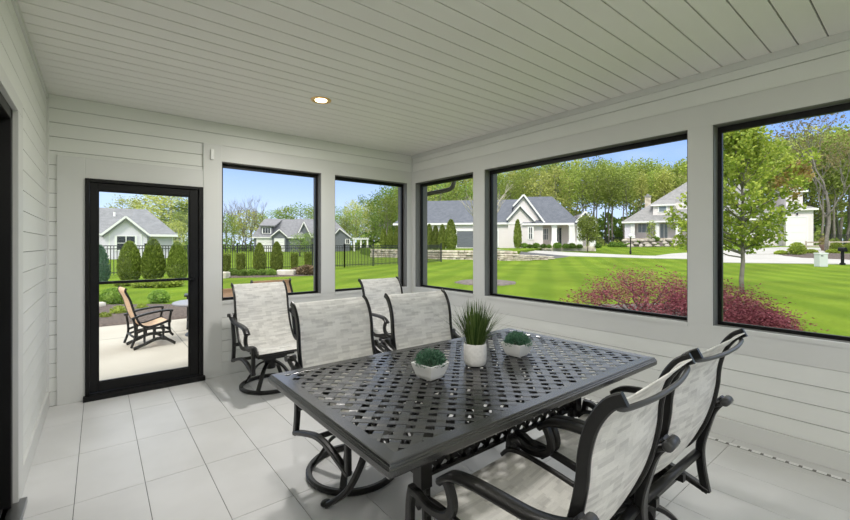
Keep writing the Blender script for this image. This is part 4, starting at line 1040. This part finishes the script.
for u, s, lab in ((530, .8, 'dark rounded bush below the double window of the white gable'), (536, 1.05, 'dark rounded bush right of the double window of the white gable'), (543.5, .85, 'dark rounded bush where the white gable meets the porch'), (549, .75, 'dark rounded bush below the porch window'), (557.2, 1.1, 'dark rounded bush at the foot of the left porch column'), (566, .9, 'dark rounded bush before the dark front door'), (572, 1., 'dark rounded bush at the foot of the middle porch column'), (579.5, .8, 'dark rounded bush left of the small round tree'), (597, 1.1, 'dark rounded bush right of the small round tree')): put(bush, u, 51, lab, GB, u, s, .98)
put(conifer('columnar_evergreen', 'slim tall evergreen against the white front gable', .50, 3.6, L_CONE, 1500, .2, 52, 'shrub'), 517.6, 51.4, z=1.0)
def round_tree():
    t = make_tree('round_headed_tree', 'small round headed green tree before the white porch', 4.3, 1.5, 1.15, L_SPRING, BARKD, 5000, .20, 61, rad=.6); put(t, 587.5, 47.5, z=.75, sc=(.86, .86, .88))
round_tree()

# ---- white house on the rocks with the garage wing
h = House('hip_roofed_house', 'large white house with chimney and hipped grey roof on a rocky bank', 655, 66, 1.0)
X, Z = h.X, h.Z; zf = Z(238)
h.wall(X(632), X(700), 2.2, 11, -.6, Z(221), WHITEH); h.wall(X(624.6), X(632), .2, 10, -.6, Z(221), BLUEH)
h.wall(X(700), X(784), 1, 12, -.6, Z(221), WHITEH)
h.hip(X(624), X(784), 0, 15, Z(221.2), X(698), X(738), Z(180) + 1.0, ROOFL)
b = MB(); b.box(X(624.5), X(706), .1, 2.4, -.6, zf); h.part('porch_floor', LIME, b)
for u in (632.6, 657.2, 677.8, 700): b = MB(); b.box(X(u - 2.1), X(u + 2.1), .1, .7, zf, Z(222.5)); b.box(X(u - 2.5), X(u + 2.5), .05, .75, zf, zf + .45); h.part('porch_column', TRIMH, b)
b = MB(); b.box(X(624.5), X(704), .05, .6, Z(223), Z(221)); h.part('porch_beam', TRIMH, b)
h.window(X(637), X(650.5), Z(231.8), Z(222.8), 2.18, 3, 1, GREYW); h.window(X(681), X(695), Z(231.8), Z(222.8), 2.18, 3, 1, GREYW)
b = MB(); b.box(X(660.4), X(667.8), 2.05, 2.2, zf, Z(223.6)); o = h.part('front_door', GREYW, b); b = MB(); b.box(X(664), X(664.6), 2.0, 2.06, zf, Z(223.6)); b.box(X(659.6), X(660.4), 2.0, 2.1, zf, Z(223)); b.box(X(667.8), X(668.6), 2.0, 2.1, zf, Z(223)); h.part('door_frame', TRIMH, b, o)
h.wall(X(653), X(672.5), .7, 6, Z(217), Z(204.8), WHITEH); h.hip(X(652.4), X(674), .6, 9, Z(204.6), X(660), X(676), Z(196), ROOFL, .25); h.window(X(658.4), X(667), Z(211.8), Z(206.5), .68, 1, 1, GREYW)
h.wall(X(672.5), X(690), 1.6, 8, Z(217), Z(203), WHITEH)
b = MB(); b.box(X(644.4), X(650.6), 3.2, 4.3, Z(217), Z(194.5)); h.part('chimney', LIME, b); b = MB(); b.box(X(643.8), X(651.2), 3.1, 4.4, Z(194.5), Z(193.2)); b.box(X(646), X(649), 3.5, 4.1, Z(193.2), Z(191.2)); h.part('chimney_cap', ROOFL, b)
h.wall(X(784), X(811), -1, 9, -.4, Z(214), WHITEH); h.hip(X(782), X(812), -1, 9, Z(214.2), X(790), X(800), Z(206), ROOFL); h.wall(X(788), X(805), 1, 8, Z(212), Z(197.5), WHITEH); h.hip(X(786), X(806.5), 1, 8, Z(197.5), X(790), X(796), Z(187.5), ROOFL)
h.garage(X(785.5), X(804), Z(221.5), -1.02, TRIMH)
b = MB(); b.box(X(794.2), X(795.4), -1.2, -1.03, Z(219.6), Z(217.6)); h.part('wall_lamp', BLACK, b)
rnd = random.Random(12)
for i in range(26):
    u = 625 + i * 3.0 + rnd.uniform(-1, 1); dep = 62.5 - (i % 3) * 1.1; x, y = at(u, dep); w = rnd.uniform(.5, 1.1); hh = rnd.uniform(.2, .38); zz = ground(x, y) + [.75, .35, 0][i % 3]
    b = MB(); b.ball((0, 0, hh * .4), (w * .7, w * .5, hh), 7, .16, i)
    o = b.build('bank_rock', ROCKM, None, loc=(x, y, zz)); tag(o, 'pale rock in the bank below the white porch with the chimney', 'rock', 'rocks of the bank below the white porch')
slab('rock_bank_ground', [(*at(622, 62), 1.0), (*at(706, 62), 1.0), (*at(706, 65.8), 2.1), (*at(624, 65.8), 2.1)], MULCH2, 'mulched bank under the rocks of the white house', 'bank', 1.2)
for u, dep, s, zz, lab in ((637, 63, 1., 1.5, 'green bush on the rocks below the three part window'), (655.5, 64, 1.3, 1.9, 'green bush by the second porch column on the rocks'), (647, 62.8, .8, 1.3, 'small green bush among the rocks left of the steps'), (656.5, 62.3, .8, 1.2, 'small green bush low among the rocks under the front door'), (672, 63.2, 1., 1.6, 'green bush right of the front door on the rocks'), (628, 61, 1.2, .9, 'green bush at the left foot of the rocky bank'), (620, 61, 1.4, .9, 'green bush on the lawn left of the rocky bank'), (613, 62, 1.5, .9, 'green bush farthest left of the rocky bank')): put(bush, u, dep, lab, 'bushes on the rocky bank', u, s, zz)
put(make_tree('porch_sapling', 'thin young sapling before the white porch window', 3.6, 1.2, .6, L_SPRING, BARK, 320, .24, 66, rad=.4), 651.5, 62, z=1.3)

# ---- pale house behind the door
h = House('pale_house', 'pale house with grey roof and white gable seen through the screen door', 135, 45, -.15)
X, Z = h.X, h.Z
h.wall(X(60), X(147), 0, 9, 0, Z(234.5), BLUEH); h.wall(X(147), X(174), 1.2, 9, 0, Z(234.5), BLUEH); h.hip(X(60), X(174.5), .6, 11, Z(234.3), X(75), X(148), Z(212) + .75, ROOFG)
h.gable(X(104.5), X(147), X(126), Z(234), Z(234), Z(218), -.5, 5, BLUEH, ROOFG, 0, .35)
h.window(X(116), X(136), 1.0, Z(236.5), -.52, 2, 2)
b = MB(); b.box(X(95), X(104), -.1, 0, Z(235.5), Z(234)); b.box(X(141), X(142), -.56, -.5, 0, Z(234)); b.box(X(109), X(110), -.56, -.5, 0, Z(234)); b.box(X(172.6), X(174), 1.1, 1.2, 0, Z(235)); h.part('corner_board', TRIMH, b)
b = MB(); b.lathe([(.12, 0), (.12, .5)], 8, (X(113), 4, Z(215))); h.part('roof_vent', TRIMH, b)
# ---- grey house beyond the hedge
h = House('grey_house', 'grey house with white dormer and three garage doors beyond the back fence', 285, 92, -.1)
X, Z = h.X, h.Z
h.wall(X(254), X(300), 0, 10, 0, Z(237.5), GREYH); h.wall(X(300), X(351), 3, 14, 0, Z(236), GREYH)
h.hip(X(253.6), X(303), 0, 11, Z(237.3), X(264), X(297), Z(223) + 1.2, ROOFG); h.hip(X(290), X(351), 3, 15, Z(236), X(297), X(338), Z(220.5) + 1, ROOFG)
h.wall(X(260.5), X(272.5), .5, 5, Z(237), Z(226.8), GREYH); b = MB(); b.quadslab([(X(259), .1, Z(227)), (X(275), .1, Z(227)), (X(283), 6, Z(223) + 1), (X(264), 6, Z(223) + 1)], .3); h.part('dormer_roof', ROOFG, b); h.window(X(262.3), X(270.6), Z(233.3), Z(228.2), .48, 3, 1)
h.gable(X(272), X(286), X(279.2), Z(236), Z(236), Z(230), -.8, 5, GREYH, ROOFG, 0, .35); h.gable(X(299), X(311), X(304), Z(232), Z(236), Z(221.5), 1.5, 9, GREYH, ROOFG, 0, .35)
for a, c in ((257.3, 264.8), (266.6, 272.4), (275.2, 283.6)): h.garage(X(a), X(c), Z(239.3), -.85 if a > 272 else -.02, TRIMH)
h.gable(X(333), X(350.5), X(340), Z(236), Z(236.5), Z(228), 1, 9, GREYH, ROOFG, 0, .35); h.window(X(346.3), X(350.2), Z(243.5), Z(239), .95, 2, 1)
b = MB(); b.lathe([(.15, 0), (.15, .8)], 8, (X(303.5), 4, Z(228))); h.part('roof_vent', TRIMH, b)
t = thing('pergola', 'white pergola at the right end of the grey house', 'pergola', (*at(360.5, 90), -.13), -YAW)
for i, q in enumerate((-1.4, .1, 1.55)): MB().box(q - .16, q + .16, -.16, .16, 0, 2.75).build('post', TRIMH, t)
b = MB(); b.box(-1.75, 1.9, -.3, -.1, 2.7, 3.0); b.box(-1.75, 1.9, .1, .3, 2.7, 3.0)
for i in range(9): b.box(-1.7 + i * .43, -1.6 + i * .43, -.6, .6, 3.0, 3.15)
b.build('beam', TRIMH, t)

# ================================================================== WOODLAND
SPECS = [('oval', L_SPRING, 16, 8.5, 2.4), ('oval', L_YEL, 15, 4.0, 3.2), ('round', L_SPRING, 17, 9.5, 2.4), ('oval', L_MID, 14, 2.5, 3.4), ('up', L_YEL, 18, 10.0, 2.3)]
protos = []
for i, (sh, lm, H_, cb, W_) in enumerate(SPECS):
    protos.append(make_tree('woodland_tree', '', H_, cb, W_, lm, BARK, 1700, .42, 100 + i, sh, rad=1.5, tr=.20)); 
used = [False] * len(protos)
def tree(k, u, dep, hv, label, group=None, wide=1.):
    """tree k whose top reaches row hv"""
    x, y = at(u, dep); z = ground(x, y); s = (zat(hv, dep) - z) / SPECS[k][2]; rz = (u * 1.7) % 6.28; p = protos[k]; sc = (s * wide, s * wide, s)
    if not used[k]:
        used[k] = True; p.location = (x, y, z); p.rotation_euler = (0, 0, rz); p.scale = sc; p['label'] = label
        if group: p['group'] = group
        return
    dup(p, (x, y, z), rz, label, group, sc)
def prof(pts, u):
    for (a, p), (b_, q) in zip(pts, pts[1:]):
        if a <= u <= b_: return p + (q - p) * (u - a) / (b_ - a)
    return pts[-1][1] if u > pts[-1][0] else pts[0][1]
TOP = [(325, 212), (345, 204), (368, 198), (390, 187), (407, 178), (440, 172), (500, 170), (560, 163), (600, 162), (640, 163), (672, 166), (700, 160), (770, 142), (850, 130), (900, 128)]
rnd = random.Random(33)
for row, (dep, dv, st) in enumerate(((80, 9, 14), (91, 3, 12.5), (103, 0, 12.5))):
    u = 330 + row * 5
    while u < 895:
        uu = u + rnd.uniform(-3.5, 3.5); d2 = dep + rnd.uniform(-4, 4) - (6 if uu > 700 else 0) + (32 if uu < 376 else 0); k = rnd.choice((0, 0, 2, 2, 4, 1) if uu > 500 else (3, 1, 1, 3, 3, 0))
        seg, where = ('corner', 'rising behind the corner of the room beyond fence and hedge') if uu < 415 else ('garage', 'standing behind the long charcoal roof') if uu < 510 else ('gap', 'standing in the woodland between the two white houses') if uu < 625 else ('house', 'standing behind the house with the chimney') if uu < 715 else ('right', 'behind the far white garage and the bare tree')
        kind = ('tall spring green tree', 'yellow green tree', 'high crowned spring green tree', 'fuller mid green tree', 'slender yellow green tree')[k]
        tree(k, uu, d2, prof(TOP, uu) + dv + rnd.uniform(-3, 5), kind + ' ' + where, 'woodland trees ' + where, rnd.uniform(.85, 1.15))
        u += st
# broad trees on the left
for k, u, dep, hv, wd, lab in ((1, 172, 70, 191, 1.8, 'broad yellow green tree towering right of the pale house roof'), (0, 190, 74, 200, 1.5, 'green tree at the right edge of the door glass'), (1, 150, 82, 197, 1.5, 'yellow green tree above the ridge of the pale house'), (1, 122, 88, 199, 1.2, 'small yellow green crown over the pale house roof, left'), (4, 136, 92, 200, 1.2, 'thin yellow green crown over the pale house roof, middle'),
        (1, 162, 74, 196, 1.7, 'dense yellow green tree directly behind the pale house hip'), (3, 183, 72, 203, 1.6, 'full green tree at the right side of the door glass'), (1, 176, 60, 222, 1.3, 'low yellow green tree touching the pale house eave'), (0, 180, 66, 214, 1.3, 'low green tree beside the right wall of the pale house'), (3, 196, 80, 205, 1.4, 'mid green tree hidden mostly by the door frame'), (3, 222, 96, 214, 1.2, 'mid green tree at the left edge of the first opening'), (1, 246, 100, 212, 1.7, 'round yellow green tree left of the white dormer'), (0, 232, 104, 216, 1.5, 'spring green tree behind the bare twigs left of the dormer'), (0, 258, 112, 214, 1.4, 'spring green tree just left of the grey house roof'),
        (3, 272, 122, 211, 1.5, 'mid green tree behind the dormer of the grey house'), (0, 286, 125, 208, 1.5, 'spring green tree over the grey roof, middle'), (3, 300, 122, 205, 1.5, 'mid green tree over the grey roof gable'), (0, 314, 118, 208, 1.4, 'spring green tree over the grey roof beside the white post'), (3, 326, 115, 207, 1.4, 'mid green tree hidden behind the post between the openings'), (0, 240, 120, 222, 1.8, 'low green tree far left of the grey house')):
    tree(k, u, dep, hv, lab, None, wd)
for k, u, dep, hv, wd, lab in ((3, 300, 56, 234, 1.8, 'bushy green small tree before the grey house, left'), (3, 311, 55, 233, 1.8, 'bushy green small tree before the grey house, right')):
    tree(k, u, dep, hv, lab, None, wd)
# bare and budding trees
def bare_tree(name, label, H, W, bark, seed, tr, leafm=None, n=0, size=.2, levels=3):
    t = thing(name, label, 'tree'); rnd = random.Random(seed); b = MB(); tips = []
    def grow(a, d, L, r, lv):
        c = a + d * L; limb(b, a, c, r, r * .55, rnd, .12, 4)
        if lv == 0: tips.append(c); return
        for i in range(rnd.choice((3, 3, 4))):
            nd = (d + Vector((rnd.uniform(-1, 1), rnd.uniform(-1, 1), rnd.uniform(-.1, .6))) * W).normalized(); grow(a.lerp(c, rnd.uniform(.55, 1)), nd, L * rnd.uniform(.55, .8), r * .52, lv - 1)
    grow(Vector((0, 0, -.1)), Vector((0, 0, 1)), H * .36, tr, levels); b.build('trunk', bark, t)
    if leafm: c = MB(); crown_mesh(c, rnd, tips, size * 4.5, n, size); c.build('crown', leafm, t)
    return t
PALEB = mat('pale_twig_bark', (.50, .45, .37), .9)
x, y, dd = hit(485.5, 282.5); t = bare_tree('bare_sapling', 'bare pale twigged young tree standing in the grey mulch ring', 5.2, .55, PALEB, 5, .10, levels=4); t.location = (x, y, ground(x, y))
t = bare_tree('budding_tree', 'large leafless tree with reddish buds at the right edge', 17, .62, BARK, 9, .16, L_BUD, 2000, .24, 4); put(t, 826, 40)
bt = bare_tree('bare_tree', 'tall bare tree left of the grey house', 17, .5, BARK, 14, .2, levels=4); put(bt, 243, 104)
for u, dep, s, lab in ((226, 100, .92, 'bare thin tree at the left edge of the first opening'), (234, 108, .95, 'bare thin tree between the leftmost bare trunks'), (258, 110, .97, 'bare tree top right of the yellow green crown'), (251, 102, .98, 'bare tree rising over the yellow green crown')): put(bt, u, dep, lab, None, u, s)
# undergrowth under the woodland
b = MB(); rnd = random.Random(77)
for i in range(16000):
    u = rnd.uniform(372, 895); dep = rnd.uniform(74, 84) - (5 if u > 700 else 0); x, y = at(u, dep); hgt = 1.5 + .9 * sin(u * .11) + .6 * sin(u * .37); b.leaf((x, y, ground(x, y) + hgt * rnd.random() ** 1.3), rnd.uniform(.3, .6), rnd, None, .8)
tag(b.build('undergrowth', L_SPRING), 'light green undergrowth along the foot of the woodland', 'undergrowth', None, 'stuff')
b = MB()
for i in range(3600):
    u = rnd.uniform(85, 330); dep = rnd.uniform(66, 72) + (40 if u > 205 else 0); x, y = at(u, dep); b.leaf((x, y, ground(x, y) + (2.6 + sin(u * .2)) * rnd.random()), rnd.uniform(.35, .7), rnd, None, .8)
tag(b.build('undergrowth', L_MID), 'green undergrowth behind the pale and the grey house', 'undergrowth', None, 'stuff')

b = MB()
for i in range(11000):
    u = rnd.uniform(318, 900); dep = rnd.uniform(106, 118); x, y = at(u, dep); hgt = 9.5 + 2.0 * sin(u * .05) + 1.5 * sin(u * .21) - (5 if u < 372 else 0); b.leaf((x, y, ground(x, y) + hgt * rnd.random()), rnd.uniform(.9, 1.6), rnd, None, .8)
tag(b.build('undergrowth', L_MID), 'deep green thicket closing the gaps behind the woodland trunks', 'undergrowth', None, 'stuff')

# ---- body of the house on the left and its roof, seen by the light only from outside
b = MB(); b.box(-9, XL - .21, YR - .2, YB - .6, -.15, 3.2); struct(b.build('wall_house', SIDING), 'white house body behind the patio door', 'wall')

# ================================================================== LIGHT, SKY, CAMERA
w = bpy.data.worlds.new('sky'); SC.world = w; w.use_nodes = True; nt = w.node_tree; n = nt.nodes; l = nt.links
bg_ = n['Background']; tc = n.new('ShaderNodeTexCoord'); sp = n.new('ShaderNodeSeparateXYZ'); l.new(tc.outputs['Generated'], sp.inputs[0])
rp = n.new('ShaderNodeValToRGB'); cr = rp.color_ramp; l.new(sp.outputs['Z'], rp.inputs['Fac'])
cr.elements[0].position = 0.; cr.elements[0].color = (.66, .79, .96, 1); cr.elements[1].position = 1.; cr.elements[1].color = (1.55, 1.6, 1.65, 1)
for p_, c_ in ((.10, (.48, .64, .94, 1)), (.225, (.21, .39, .84, 1)), (.30, (.95, .98, 1.02, 1)), (.45, (1.05, 1.08, 1.12, 1))): e = cr.elements.new(p_); e.color = c_
mp = n.new('ShaderNodeMapping'); mp.inputs['Scale'].default_value = (1.6, 1.6, 7); l.new(tc.outputs['Generated'], mp.inputs[0])
nz = n.new('ShaderNodeTexNoise'); nz.inputs['Scale'].default_value = 1.7; nz.inputs['Detail'].default_value = 5; l.new(mp.outputs[0], nz.inputs['Vector'])
r2_ = n.new('ShaderNodeValToRGB'); r2_.color_ramp.elements[0].position = .48; r2_.color_ramp.elements[1].position = .78; r2_.color_ramp.elements[1].color = (.38, .38, .38, 1); l.new(nz.outputs['Fac'], r2_.inputs['Fac'])
mx = n.new('ShaderNodeMix'); mx.data_type = 'RGBA'; l.new(r2_.outputs['Color'], mx.inputs['Factor']); l.new(rp.outputs['Color'], mx.inputs['A']); mx.inputs['B'].default_value = (.86, .91, 1.0, 1)
l.new(mx.outputs['Result'], bg_.inputs['Color']); bg_.inputs['Strength'].default_value = 1.0
sl = bpy.data.lights.new('sun', 'SUN'); sl.energy = 1.75; sl.angle = R(6); sl.color = (1, .96, .88); so = bpy.data.objects.new('sun', sl); COL.objects.link(so)
so.rotation_euler = Vector((-.55, -.40, .78)).to_track_quat('Z', 'Y').to_euler(); so.location = (-20, -15, 30)
cd = bpy.data.cameras.new('camera'); cam = bpy.data.objects.new('camera', cd); COL.objects.link(cam); SC.camera = cam
cam.location = (0, 0, EYE); cam.rotation_euler = (pi / 2, 0, -YAW); cd.sensor_width = 36; cd.sensor_fit = 'HORIZONTAL'; cd.lens = 36 * FOC / 850; cd.shift_y = -(260 - HOR) / 850; cd.clip_start = .02; cd.clip_end = 2000
vs_ = SC.view_settings; vs_.view_transform = 'Standard'; vs_.look = 'None'; vs_.exposure = 0.55; vs_.gamma = 1; vs_.use_curve_mapping = False
cy = SC.cycles; cy.use_denoising = True; cy.max_bounces = 10; cy.diffuse_bounces = 6; cy.transparent_max_bounces = 12
